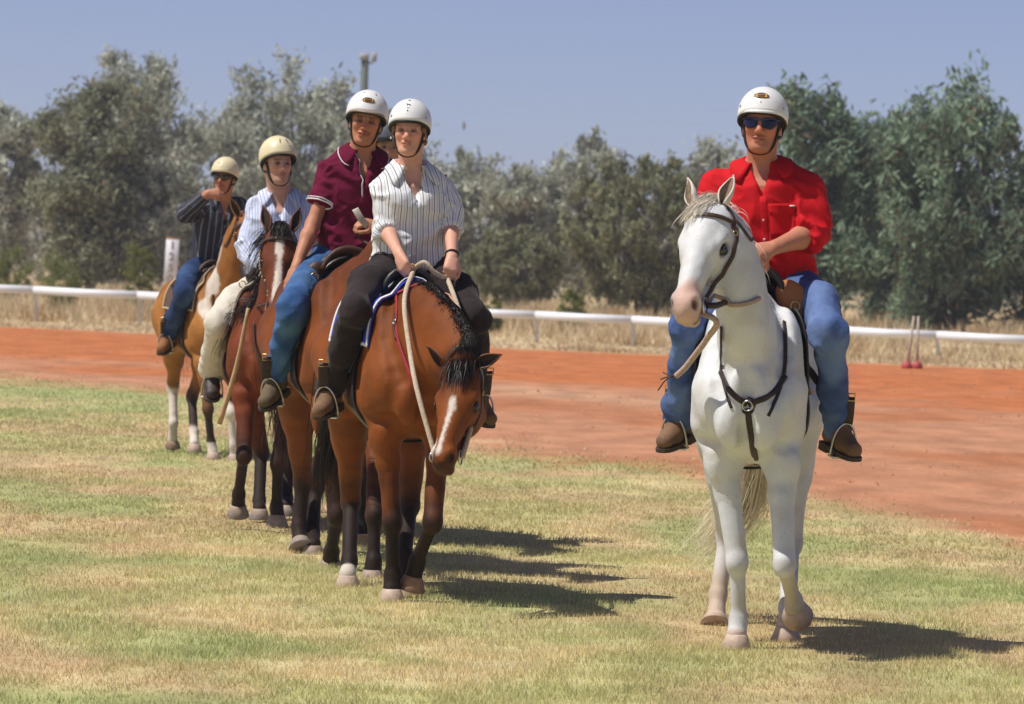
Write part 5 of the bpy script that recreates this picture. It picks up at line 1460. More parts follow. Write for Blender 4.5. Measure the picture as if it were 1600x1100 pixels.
    N /= np.linalg.norm(N, axis=1)[:, None]
    mb = MB(); mb.ribbon(P, N, .028, .004); cv = np.array(mb.V)
    mesh_obj('placket', mb.V, mb.F, o['shirt'], root, attrs=dict(sv=(cv - pel) @ Lt + .003))
    for t_ in o.get('buttons', ()):
        c, n = S.project((pel + U * Ht * t_ + Fw * .17 * build)[None], .004, 8)
        MB().tube([c[0] - Fw * .002, c[0] + Fw * .0015, c[0] + Fw * .003], [.0062, .0062, .004], 10).build('button', mat('button_pearl', (.62, .55, .48), rough=.35), root)
    for s in o.get('pockets', ()):
        G = [[pel + U * Ht * (.62 - .24 * v) + Lt * (s * .085 + (x - .5) * .115) + Fw * .16 for v in np.linspace(0, 1, 8)] for x in np.linspace(0, 1, 8)]
        P, N = S.project(np.array(G).reshape(-1, 3), .004, 8); mb = MB(); mb.grid(P.reshape(8, 8, 3), .005, N.reshape(8, 8, 3)); cv = np.array(mb.V)
        po = mesh_obj('pocket', mb.V, mb.F, o['shirt'], root, attrs=dict(sv=(cv - pel) @ Lt + .002))
        G = [[pel + U * Ht * (.645 - (.07 + .04 * (1 - abs(2*x - 1))) * v) + Lt * (s * .085 + (x - .5) * .122) + Fw * .16 for v in np.linspace(0, 1, 5)] for x in np.linspace(0, 1, 9)]
        P, N = S.project(np.array(G).reshape(-1, 3), .010, 8); mb = MB(); mb.grid(P.reshape(9, 5, 3), .004, N.reshape(9, 5, 3)); cv = np.array(mb.V)
        mesh_obj('pocket_flap', mb.V, mb.F, o['shirt'], po, attrs=dict(sv=(cv - pel) @ Lt + .002))
        if o.get('pocketlabel'):
            c, n = S.project((pel + U * Ht * .622 + Lt * (s * .128) + Fw * .15)[None], .0145, 8)
            mb = MB(); mb.box(c[0], (.003, .012, .0032), ax=[Fw, Lt, U]); mb.build('pocket_label', mat('label_white', (.75, .72, .70)), po)
    # trousers
    K = Fold(); tr = o.get('leg', 1.0)
    tf3, lo, hi = torso_fn(T, .010, build * .98, lo=-.20, hi=.10); K.fn(tf3, lo, hi, k=.04)
    for sd, s in (('L', 1), ('R', -1)):
        sh, el, wr, hp, kn, an = arms[sd]
        mt_ = kn * .5 + hp * .5 + Lt * s * .030 + np.array([0, 0, .02]); K.rc(hp, mt_, .100*tr, .090*tr, k=.05); K.rc(mt_, kn, .090*tr, .074*tr, k=.03)
        K.ell(kn, np.array([.072, .070, .074])*tr, k=.03)
        m = kn * .45 + an * .55; end = an + unit(an - kn) * o.get('cuffdrop', .02)
        K.rc(kn, m, .074*tr, .066*tr, k=.03); K.rc(m, end, .066*tr, .066*tr * o.get('flare', 1.0), k=.03, f1=True)
    cen = [(arms[d_][4] - [0, 0, .03], .11, .5) for d_ in 'LR'] + [(arms[d_][5] + [0, 0, .08], .10, 1.2) for d_ in 'LR'] + [(pel, .16, .7)]
    K.fold = folds(o.get('pcrease', .026), o.get('seed', 3) + 20, centers=cen, base=9)
    V, Q = K.mesh(.0115); R.K = K
    mesh_obj('trousers', V, Q, o['trousers'], root)
    # belt
    ring = np.array([pel + U * Ht * .045 + Lt * .17 * math.sin(t) + Fw * .12 * math.cos(t) for t in np.linspace(0, 2*math.pi, 41)])
    P, N = K.project(ring, .004, 8); mb = MB(); mb.ribbon(P, N, .034, .006); mb.build('belt', o.get('belt', mat('belt_dark', (.03, .02, .015), rough=.5)), root)
    # boots
    for sd, s in (('L', 1), ('R', -1)):
        an = g['an' + sd]; toe = g['toe' + sd]; d = unit(toe - an); up0 = np.array([0, 0, 1.0]); dh = unit(d * [1, 1, .55]); sdv = unit(np.cross(up0, dh)); up = np.cross(dh, sdv); bs = o.get('boot', 1.0)
        b0 = an - up * .055
        Bt = Fold()
        Bt.rc(an + unit(g['kn' + sd] - an) * .10, an, .054*bs, .052*bs, k=.02); Bt.rc(an, b0 - dh * .035, .050*bs, .042*bs, k=.03)
        Bt.rc(an + dh * .02 - up * .01, b0 + dh * .10 - up * .004, .048*bs, .042*bs, k=.03, sq=(sdv, .95)); Bt.rc(b0 + dh * .09 - up * .008, b0 + dh * .165 - up * .014, .043*bs, .036*bs, k=.025, sq=(sdv, 1.12))
        Bt.fn(lambda P, b=b0 - up * .045, u=up: -((P - b) @ u), an - .4, an + .4, k=.006, op=2)
        Bt.fold = folds(.004, 5, base=22)
        V, Q = Bt.mesh(.0085)
        bo = mesh_obj('boot', V, Q, o['bootmat'], root)
        # sole with heel
        base = b0 - up * .046; prof = [(-.082, .018), (-.078, .030), (-.05, .037), (0, .034), (.05, .038), (.11, .048), (.155, .046), (.19, .034), (.203, .015)]
        mb = MB(); V = []; pts = [(x, y) for x, y in prof] + [(x, -y) for x, y in prof[::-1]]; n = len(pts)
        for z in (.006, -.012):
            for x, y in pts: V.append(base + dh * x * bs + sdv * y * 1.08 * bs + up * z)
        F_ = [tuple(range(n)), tuple(range(2*n-1, n-1, -1))] + [((i+1) % n, i, n+i, n+(i+1) % n) for i in range(n)]
        mb.add(V, F_); mb.box(base - dh * .042 * bs - up * .022, (.036*bs, .034*bs, .012), ax=[dh, sdv, up], bev=.004)
        mb.build('sole', o.get('solemat', mat('sole_dark', (.05, .032, .022), rough=.8)), bo, smooth=False)
        R.__dict__['foot' + sd] = (base, dh, sdv, up)
    # helmet or cap
    hm_ = o['helmet']; hx = hm_.get('tilt', 0.0)
    cen_ = h(-.008, 0, .038); hF = unit(hf + hu * hx); hU = unit(hu - hF * (hu @ hF)); ra, rl, ru = .124*hs, .104*hs, .110*hs
    nA, nE = 40, 12; G = []
    def rim_el(az):      # rim height: brow in front, lower over ears and nape
        c = math.cos(az); return hm_.get('front', .10) if c > .75 else None
    for i in range(nA):
        az = 2*math.pi*i/nA; c = math.cos(az); col_ = []
        e0 = np.interp(c, [-1, -.3, .35, .85, 1], [-.50, -.45, -.18, .02, .03]) if hm_['kind'] == 'helmet' else -.10
        for j in range(nE):
            el_ = e0 + (math.pi/2 - e0) * j / (nE - 1)
            fl = 1 + (.035 if j == 0 else .012 if j == 1 else 0)
            col_.append(cen_ + hF * math.cos(el_) * c * ra * fl + hl * math.cos(el_) * math.sin(az) * rl * fl + hU * (math.sin(el_) * ru * (1.06 if hm_['kind'] == 'helmet' else .95)))
        G.append(col_)
    G = np.array(G); mb = MB(); mb.grid(G, .012, closed_u=True); ho = mb.build('helmet' if hm_['kind'] == 'helmet' else 'cap', hm_['mat'], root)
    mb = MB(); mb.tube(G[:, 0] - hU * .004, .0065, 6, closed=True); mb.build('rim', hm_.get('rim', mat('rim_black', (.012, .012, .014), rough=.6)), ho)
    if hm_['kind'] == 'helmet':      # padding under the shell
        mb = MB(); L_ = []
        for i in range(nA):
            az = 2*math.pi*i/nA; p = G[i, 0]; ctr = cen_ + hU * ((p - cen_) @ hU); L_.append([p + (ctr - p) * .05 - hU * .002, p + (ctr - p) * .10 - hU * (.012 + .010 * (math.cos(az) < .3)), p + (ctr - p) * .18 - hU * .008])
        mb.grid(np.array(L_), closed_u=True); mb.build('padding', mat('pad_black', (.014, .014, .016), rough=.9), ho)
    pkd = hm_.get('peak', 0)
    if pkd:
        Pk = []
        for i in range(15):
            az = math.radians(-68 + 136 * i / 14); c = math.cos(az); e0 = np.interp(c, [.35, .85, 1], [-.12, .05, .06])
            p = cen_ + hF * math.cos(e0) * c * ra * 1.03 + hl * math.cos(e0) * math.sin(az) * rl * 1.03 + hU * math.sin(e0) * ru
            w_ = max(0, (c - .37) / .63) ** .6
            Pk.append([p + hU * .006, p + hF * pkd * .5 * w_ + hU * .002, p + hF * pkd * w_ - hU * .008 * w_])
        mb = MB(); mb.grid(np.array(Pk), .004); mb.build('peak', hm_.get('peakmat', hm_['mat']), ho)
    def on_shell(az, el_, out=.0075):
        n = hF * math.cos(el_) * math.cos(az) + hl * math.cos(el_) * math.sin(az) + hU * math.sin(el_)
        return cen_ + hF * math.cos(el_) * math.cos(az) * ra + hl * math.cos(el_) * math.sin(az) * rl + hU * math.sin(el_) * ru * 1.06 + unit(n) * out, unit(n)
    def patch(name_, az, el_, w_, hgt, m_, out, shape='oval'):
        c, n = on_shell(az, el_, out); sx = unit(np.cross(hU, n)); sy = np.cross(n, sx)
        if isinstance(shape, str): pts = [(math.cos(t) * w_, math.sin(t) * hgt) for t in np.linspace(0, 2*math.pi, 17)[:-1]]
        else: pts = [(x * w_, y * hgt) for x, y in shape]
        k_ = len(pts); V = [c + sx * x + sy * y - n * (x*x / .22) for x, y in pts] + [c + sx * x + sy * y - n * (x*x / .22 + .004) for x, y in pts]
        MB().add(V, [tuple(range(k_)), tuple(range(2*k_-1, k_-1, -1))] + [((i+1) % k_, i, k_+i, k_+(i+1) % k_) for i in range(k_)]).build(name_, m_, ho, smooth=False)
    for it in hm_.get('marks', ()): patch(*it)
    if hm_['kind'] == 'helmet':
        # chin strap
        sp = [h(.030, .090, .0), h(.034, .078, -.045), h(.044, .055, -.100), h(.046, .028, -.126), h(.048, 0, -.134), h(.046, -.028, -.126), h(.044, -.055, -.100), h(.034, -.078, -.045), h(.030, -.090, .0)]
        P = spline(sp, 33); d_ = B.ev(P, .3); gr = B.grad(P); P = P + gr * np.clip(.005 - d_, -.012, .05)[:, None]; N = B.grad(P)
        mb = MB(); mb.ribbon(P, N, .017, .005); mb.build('chin_strap', mat('strap_black', (.012, .012, .013), rough=.7), ho)
        for s in (-1, 1):
            P = spline([h(-.045, s*.092, .0), h(-.02, s*.086, -.05), h(.036, s*.073, -.060)], 10); N = B.grad(P); mb = MB(); mb.ribbon(P, N, .014, .004); mb.build('chin_strap', mat('strap_black'), ho)
    if o.get('shades'):
        lm, fm = o['shades']; sg = None
        for s in (-1, 1):
            G = []
            for x in np.linspace(0, 1, 9):
                az = s * (.14 + x * 1.05); top = .0185 - .004*x; bot = -.017 - .010 * math.sin(min(1, x*1.3) * math.pi) + .014 * max(0, x - .5) * 2
                G.append([h(.101 * math.cos(az*.92) + .006, .083 * math.sin(az), top * (1 - v) + bot * v - .002) for v in np.linspace(0, 1, 6)])
            mb = MB(); mb.grid(np.array(G), .003); mb.build('sunglass_lens', lm, root)
        P = spline([h(-.01, .084, .010), h(.05, .078, .014), h(.088, .048, .016), h(.106, .014, .012), h(.108, 0, .010), h(.106, -.014, .012), h(.088, -.048, .016), h(.05, -.078, .014), h(-.01, -.084, .010)], 33)
        mb = MB(); mb.tube(P, .0042*hs, 6); mb.build('sunglass_frame', fm, root)
    if fem:      # hair under the helmet
        Hh = Field(); 
        for s in (-1, 1): Hh.rc(h(.035, s*.070, .012), h(-.045, s*.066, -.055), .020*hs, .026*hs, k=.03)
        Hh.ell(h(-.055, 0, -.02), (.05*hs, .07*hs, .07*hs), A=M, k=.03); Hh.fold = None
        V, Q = Hh.mesh(.008); mesh_obj('hair', V, Q, mat('hair_auburn', (.16, .062, .030), rough=.5, noise=.35, nscale=60, bump=.4, bscale=120), root)
        for s in (-1, 1): MB().tube([h(.0, s*.092, -.040), h(.0, s*.094, -.046), h(.0, s*.092, -.052)], [.003, .0055, .003], 8).build('earring', mat('pearl', (.8, .78, .75), rough=.2), root)
    return R

RIDERS = {}
WHITE_SHELL = mat('helmet_white', (.74, .74, .73), rough=.32, spec=.45, noise=.03, nscale=9); CREAM_SHELL = mat('helmet_cream', (.70, .62, .40), rough=.4, spec=.4, noise=.06, nscale=12)
JEANS = lambda n, c, wr: fabric(n, c, rough=.9, noise=.18, bump=.3, wear=wr)
BOOT_TAN = mat('boot_tan', (.17, .090, .045), rough=.8, noise=.3, nscale=14, bump=.3, bscale=40); BOOT_DARK = mat('boot_dark', (.035, .024, .018), rough=.6, noise=.3, nscale=14, bump=.2); BOOT_GREY = mat('boot_olive', (.12, .085, .045), rough=.85, noise=.35, nscale=12, bump=.3); BOOT_RUST = mat('boot_rust', (.22, .085, .025), rough=.8, noise=.25, nscale=14)
M_BADGE = mat('badge_brown', (.10, .04, .015), rough=.4); M_GOLD = mat('badge_gold', (.62, .34, .07), rough=.4, noise=.3, nscale=160); M_INK = mat('mark_navy', (.03, .035, .06), rough=.5); M_STEEL = mat('steel', (.55, .55, .55), rough=.3, metal=1.0)
def badge(az, el): return [('badge', az, el, .036, .0155, M_BADGE, .0085, 'oval'), ('badge_panel', az, el, .025, .0105, M_GOLD, .0092, [(-1, -.8), (1, -.8), (1, .8), (-1, .8)])] + [('badge_letter', az + (k - 2) * .082, el, .0030, .0065, M_BADGE, .0101, [(-1, -1), (.3, -1), (1, .1), (.2, 1), (-1, 1)]) for k in range(5)]
def studs(el=.22, az=1.05): return [('stud', s * az, el, .006, .006, M_STEEL, .008, 'oval') for s in (-1, 1)]

def rider_A():
    f = HORSES['A'].fr; X = f.X
    J = dict(pelvis=X(1200, 440, -.12), neck=X(1190, 252, -.10), head=X(1191, 193, -.03), shR=X(1122, 295, -.10), shL=X(1258, 295, -.10), elR=X(1103, 372, -.05), wrR=X(1160, 398, .22),
             elL=X(1266, 366, .00), wrL=X(1209, 387, .24), knR=X(1076, 512, .32), knL=X(1296, 520, .32), anR=X(1088, 652, .02), anL=X(1308, 664, .02), toeR=X(1050, 690, .22), toeL=X(1346, 700, .20))
    o = dict(face=(-.16, -1, .02), up=(.03, 0, 1), hs=1.04, build=1.09, arm=1.10, leg=.98, skin=(.50, .205, .125), sleeve=('long', .20, .066, .06), shirt=fabric('shirt_red', (.52, .004, .010), rough=.8, noise=.06, bump=.2), trousers=JEANS('jeans_blue', (.050, .088, .235), (.135, .205, .40)),
             bootmat=BOOT_TAN, handR=((.8, -.5, -.2), (0, -.4, .9), -1), handL=((-.85, -.35, -.18), (.1, -.75, .6), -1, (.7, .8, .5)), buttons=(.52, .36, .2), pockets=(1,), pocketlabel=1, vee=.70, stubble=.22, hem=-.03, seed=4, crease=.027, flare=1.0, cuffdrop=.035,
             shades=(mat('lens_blue', (.004, .004, .030), rough=.12, spec=.35), mat('frame_blue', (.02, .06, .16), rough=.3)),
             helmet=dict(kind='helmet', mat=WHITE_SHELL, peak=.012, tilt=.03, marks=badge(-.02, .66) + studs() + [('mark', -.02, .40, .004, .004, mat('mark_pale', (.55, .56, .6)), .0082, 'oval')]), haircol=(.06, .04, .03), id='a', on='A')
    RIDERS['A'] = build_rider('person', 'man in red shirt, blue jeans, white helmet and blue sunglasses riding the white horse', f, J, o)

def rider_B():
    f = HORSES['B'].fr; X = f.X
    J = dict(pelvis=X(640, 418, -.12), neck=X(641, 258, -.10), head=X(640, 203, -.03), shR=X(601, 296, -.09), shL=X(688, 296, -.10), elR=X(603, 356, -.05), wrR=X(624, 398, .20), elL=X(705, 350, -.05), wrL=X(706, 402, .18),
             knR=X(562, 482, .32), knL=X(735, 496, .32), anR=X(527, 606, .02), anL=X(746, 618, .02), toeR=X(500, 640, .18), toeL=X(770, 646, .18))
    st = [(.028, .0036, .0, (.13, .13, .17)), (.028, .0024, .42, (.40, .41, .44))]
    o = dict(face=(-.10, -1, -.02), up=(.02, 0, 1), hs=.97, build=.90, arm=.82, leg=.95, female=True, skin=(.64, .335, .235), sleeve=('long', .18, .056, .055), shirt=fabric('shirt_striped', (.75, .76, .775), rough=.8, noise=.04, bump=.15, stripes=st),
             trousers=fabric('trousers_brown', (.026, .018, .018), rough=.9, noise=.25, bump=.3, sheen=.1), bootmat=BOOT_TAN, handR=((.35, -.55, -.75), (-.75, -.5, .3), 1, (.8, 1.0, .6)), handL=((-.05, -.6, -.8), (.25, -.85, .5), -1, (.9, 1.0, .6)),
             buttons=(), vee=.62, vw=.05, collar=1.15, seed=8, crease=.022, haircol=(.16, .062, .03), boot=.9, hem=-.0, blouse=[.012, .03, .02, .006, 0], cuffdrop=.03,
             helmet=dict(kind='helmet', mat=WHITE_SHELL, tilt=.05, marks=studs(.2, .95) + [('emblem', -.03, .78, .011, .008, M_INK, .0085, [(-1, .9), (-.7, 1), (-.5, .1), (.6, .15), (1, -.2), (.9, -.9), (.65, -.9), (.6, -.3), (-.3, -.3), (-.35, -.9), (-.6, -.9), (-.65, .1)]),
                      ('mark', -.03, .60, .008, .0015, mat('mark_pale'), .0085, 'oval'), ('stud', -.03, .46, .0035, .0035, M_INK, .0085, 'oval'), ('vent', -.03, 1.08, .006, .002, M_INK, .0085, 'oval')]), id='b', on='B')
    R = build_rider('person', 'woman in white striped shirt and dark brown trousers riding the front bay horse', f, J, o)
    # bracelet on the left wrist
    w_, d_ = J['wrL'] - unit(J['wrL'] - J['elL']) * .02, unit(J['wrL'] - J['elL']); n1 = unit(np.cross(d_, [1, 0, 0])); n2 = np.cross(d_, n1)
    MB().tube([w_ + .031 * (n1 * math.cos(t) + n2 * math.sin(t)) for t in np.linspace(0, 2*math.pi, 25)[:-1]], .0055, 6, closed=True).build('bracelet', mat('strap_black'), R.root)
    RIDERS['B'] = R

def rider_C():
    f = HORSES['C'].fr; X = f.X
    J = dict(pelvis=X(548, 400, -.12), neck=X(566, 233, -.08), head=X(572, 188, .0), shR=X(520, 268, -.07), shL=X(608, 272, -.07), elR=X(489, 350, -.02), wrR=X(462, 418, .12), elL=X(618, 345, .0), wrL=X(588, 352, .22),
             knR=X(478, 482, .32), knL=X(622, 490, .32), anR=X(460, 590, .02), anL=X(640, 600, .02), toeR=X(436, 632, .16), toeL=X(655, 632, .20))
    o = dict(face=(.02, -1, -.06), up=(.13, 0, 1), hs=1.04, build=1.03, arm=.92, leg=.97, skin=(.47, .205, .115), sleeve=('short', .62), shirt=fabric('polo_maroon', (.125, .004, .030), rough=.9, noise=.08, bump=.25), trousers=JEANS('jeans_mid', (.030, .085, .225), (.085, .185, .36)),
             bootmat=BOOT_GREY, handR=((-.35, -.30, -.9), (-.75, -.6, .1), 1, (.25, .45, .35), .2), handL=((-.85, -.4, .15), (.1, -.5, .8), -1, (.8, .9, .6)), buttons=(), vee=.66, plk=.5, vw=.05, polo=mat('tipping_white', (.68, .66, .66), rough=.8), plkmat=mat('tipping_white'), smile=1.0, hem=-.02, seed=13,
             helmet=dict(kind='helmet', mat=WHITE_SHELL, peak=.040, peakmat=mat('peak_taupe', (.27, .21, .155), rough=.6), tilt=.05, marks=badge(-.05, .56) + [('vent', .5, .95, .002, .010, M_INK, .0085, 'oval'), ('vent', -.55, .98, .002, .008, mat('mark_pale'), .0085, 'oval')]), haircol=(.04, .025, .018), id='c', on='C')
    RIDERS['C'] = build_rider('person', 'smiling young man in maroon polo shirt and blue jeans riding beside the striped shirt woman', f, J, o)

def rider_D():
    f = HORSES['D'].fr; X = f.X
    J = dict(pelvis=X(435, 448, -.12), neck=X(437, 300, -.08), head=X(434, 254, .0), shR=X(402, 324, -.08), shL=X(474, 322, -.08), elR=X(389, 392, -.02), wrR=X(414, 428, .22), elL=X(490, 388, .0), wrL=X(470, 432, .22),
             knR=X(366, 505, .32), knL=X(498, 510, .32), anR=X(353, 582, .02), anL=X(505, 590, .02), toeR=X(352, 622, .22), toeL=X(515, 625, .20))
    st = [(.017, .0045, 0, (.28, .36, .70))]
    o = dict(face=(.42, -1, -.02), up=(.0, 0, 1), hs=1.02, build=1.0, arm=.98, leg=1.05, skin=(.62, .345, .255), sleeve=('long', .86, .046), shirt=fabric('shirt_blue_stripe', (.62, .66, .78), rough=.85, noise=.04, bump=.15, stripes=st), trousers=fabric('trousers_cream', (.62, .575, .49), rough=.9, noise=.07, bump=.3),
             bootmat=BOOT_DARK, handR=((.6, -.5, -.4), (-.3, -.6, .7), 1), handL=((-.7, -.5, -.3), (.3, -.6, .7), -1), vee=.70, hem=-.05, seed=17, vox=.0088, stubble=.35, helmet=dict(kind='helmet', mat=CREAM_SHELL, tilt=.1, marks=[('vent', s * .28 + .05, .75, .0025, .019, M_INK, .0085, 'oval') for s in (-1, 1)] + [('stud', .38, .45, .004, .004, M_INK, .0085, 'oval')]), haircol=(.05, .03, .02), id='d', on='D')
    RIDERS['D'] = build_rider('person', 'man in pale blue striped shirt, cream trousers and cream helmet riding third in the line', f, J, o)

def rider_E():
    f = HORSES['E'].fr; X = f.X
    J = dict(pelvis=X(333, 415, -.12), neck=X(347, 311, -.08), head=X(351, 276, .0), shR=X(322, 324, -.07), shL=X(372, 322, -.08), elR=X(289, 335, .06), wrR=X(326, 302, .19), elL=X(384, 372, .0), wrL=X(366, 402, .24),
             knR=X(290, 458, .32), knL=X(376, 462, .32), anR=X(277, 522, .02), anL=X(388, 530, .02), toeR=X(264, 546, .18), toeL=X(400, 552, .2))
    st = [(.050, .020, 0, (.020, .026, .055)), (.050, .007, .55, (.20, .24, .32)), (.050, .006, .8, (.08, .05, .04))]
    o = dict(face=(-.30, -1, -.05), up=(.06, 0, 1), hs=1.0, build=1.0, arm=1.05, leg=1.0, skin=(.46, .20, .12), sleeve=('long', .82, .048), shirt=fabric('shirt_dark_plaid', (.045, .042, .042), rough=.85, noise=.1, bump=.2, stripes=st), trousers=JEANS('jeans_navy', (.014, .032, .095), (.04, .08, .18)),
             bootmat=BOOT_RUST, handR=((.93, -.1, .12), (-.1, -.9, .4), 1, (.9, 1.0, .5)), handL=((-.6, -.5, -.3), (.3, -.6, .7), -1), vee=.62, hem=-.04, seed=23, crease=.010, loose=.02, vox=.0098, shades=(mat('lens_dark', (.012, .011, .010), rough=.08, spec=.8), mat('frame_dark', (.02, .02, .02), rough=.4)),
             helmet=dict(kind='helmet', mat=CREAM_SHELL, tilt=.0, marks=[('badge', -.25, .65, .016, .010, mat('badge_faded', (.60, .42, .30)), .0085, 'oval'), ('stud', .7, .2, .004, .004, M_INK, .0085, 'oval')]), haircol=(.04, .025, .018), id='e', on='E')
    RIDERS['E'] = build_rider('person', 'man in dark plaid shirt and sunglasses holding his hand to his mouth, last rider', f, J, o)

def rider_F():
    f = HORSES['F'].fr; X = f.X
    J = dict(pelvis=X(606, 440, -.12), neck=X(606, 268, -.08), head=X(607, 228, .0), shR=X(570, 292, -.08), shL=X(642, 292, -.08), elR=X(565, 360, 0), wrR=X(590, 400, .2), elL=X(648, 360, .0), wrL=X(622, 400, .2),
             knR=X(545, 500, .32), knL=X(668, 500, .32), anR=X(540, 590, .02), anL=X(672, 590, .02), toeR=X(535, 620, .22), toeL=X(680, 620, .2))
    o = dict(face=(.1, -1, -.05), hs=1.0, skin=(.46, .25, .16), sleeve=('long', .85, .048), shirt=fabric('shirt_grey', (.10, .11, .13)), trousers=JEANS('jeans_navy', (.014, .032, .095), (.04, .08, .18)), bootmat=BOOT_DARK, handR=((.6, -.5, -.4), (-.3, -.6, .7), 1), handL=((-.7, -.5, -.3), (.3, -.6, .7), -1),
             vox=.014, seed=29, helmet=dict(kind='helmet', mat=mat('helmet_slate', (.045, .055, .07), rough=.7, noise=.3, nscale=30)), id='f', on='F')
    RIDERS['F'] = build_rider('person', 'rider in a dark slate helmet almost hidden between the two front riders', f, J, o)
for k in 'ABCDEF':
    if k in HORSES and 'norider' not in ONLY: globals()['rider_' + k]()
# ================================================================== TACK
LEATHER_BLACK = mat('leather_black', (.014, .012, .011), rough=.42, spec=.4, noise=.3, nscale=18, bump=.2, bscale=50); LEATHER_BROWN = mat('leather_brown', (.060, .030, .018), rough=.5, spec=.35, noise=.3, nscale=18, bump=.2, bscale=50)
LEATHER_DARK = mat('leather_dark', (.032, .018, .013), rough=.5, spec=.35, noise=.3, nscale=18, bump=.2, bscale=50); LEATHER_TAN = mat('leather_tan', (.36, .135, .045), rough=.5, spec=.3, noise=.15, nscale=14, bump=.15)
ROPE = mat('rope_pale', (.50, .40, .29), rough=.9, noise=.2, nscale=60, bump=.6, bscale=120); ROPE_PINK = mat('rope_pink', (.42, .30, .25), rough=.9, noise=.2, nscale=60, bump=.6, bscale=120)
BRASS = mat('brass', (.60, .42, .18), rough=.3, metal=1.0); RED_WEB = mat('red_webbing', (.30, .018, .030), rough=.7, noise=.15, nscale=30)

def surf_strap(Hf, pts, wd, th, mt, name, parent, n=24, off=None):
    P, N = Hf.project(spline(pts, n), off if off is not None else th * .55, 8)
    mb = MB(); mb.ribbon(P, N, wd, th); return mb.build(name, mt, parent)

def ring(c, n, r, rr, mt, name, parent, sx=1.0):
    n = unit(n); a = unit(np.cross(n, [0, .3, 1.0])); b = np.cross(n, a)
    return MB().tube([c + r * (a * math.cos(t) + b * sx * math.sin(t)) for t in np.linspace(0, 2*math.pi, 19)[:-1]], rr, 6, closed=True).build(name, mt, parent)

def make_bridle(k, label, mt=LEATHER_BROWN, brow=True, beads=False, noseband=False, wd=.019):
    H = HORSES[k]; hp = H.hp; root = H.fr.empty('bridle'); tag(root, label, 'bridle', 'bridles'); F = H.f; H.bridle = root
    both = lambda l: [np.array(p) for p in l] + [np.array((a, d, -x)) for a, d, x in l[-2::-1]]
    surf_strap(F, [hp(*p) for p in both([(.10, -.05, .095), (.045, -.03, .09), (-.025, .02, .06), (-.05, .05, 0)])], wd * 1.15, .006, mt, 'headpiece', root, 25)
    if brow: surf_strap(F, [hp(*p) for p in both([(.075, -.04, .095), (.085, .02, .08), (.095, .05, .04), (.098, .06, 0)])], wd, .006, mt, 'browband', root, 25, .006)
    surf_strap(F, [hp(*p) for p in both([(.06, -.05, .09), (.10, -.16, .075), (.12, -.26, .03), (.125, -.28, 0)])], wd * .7, .005, mt, 'throat_strap', root, 25, .007)
    for s in (-1, 1):
        c = surf_strap(F, [hp(.085, -.055, s*.10), hp(.19, -.125, s*.095), hp(.32, -.125, s*.070), hp(.445, -.100, s*.058)], wd, .006, mt, 'cheekpiece', root, 18)
        P, N = F.project(np.array([hp(.11, -.06, s*.1), hp(.33, -.1, s*.07)]), .008)
        for p, n in zip(P, N): ring(p, n, .011, .0026, BRASS, 'buckle', c)
        if beads:
            P, N = F.project(spline([hp(.12, -.06, s*.1), hp(.2, -.09, s*.095), hp(.43, -.10, s*.058)], 16), .011)
            for i, p in enumerate(P):
                MB().tube([p - [0, 0, .008], p, p + [0, 0, .008]], [.003, .0075, .003], 7).build('bead', mat('bead_pale', (.55, .42, .27), rough=.5) if i % 2 else mat('bead_tan', (.38, .22, .10), rough=.5), c)
        P, N = F.project(np.array([hp(.462, -.102, s*.06)]), .012); ring(P[0], N[0], .034, .0042, M_STEEL, 'bit_ring', root); H.__dict__['bit' + ('L' if s > 0 else 'R')] = P[0] + N[0] * .01
    if noseband: surf_strap(F, [hp(*p) for p in both([(.30, -.10, .07), (.31, -.0, .055), (.315, .04, .02), (.316, .045, 0)])], wd * 1.1, .006, mt, 'noseband', root, 21)
    return root

def rope(pts, r, mt, name, parent, n=30): return MB().tube(spline(pts, n), r, 8).build(name, mt, parent)

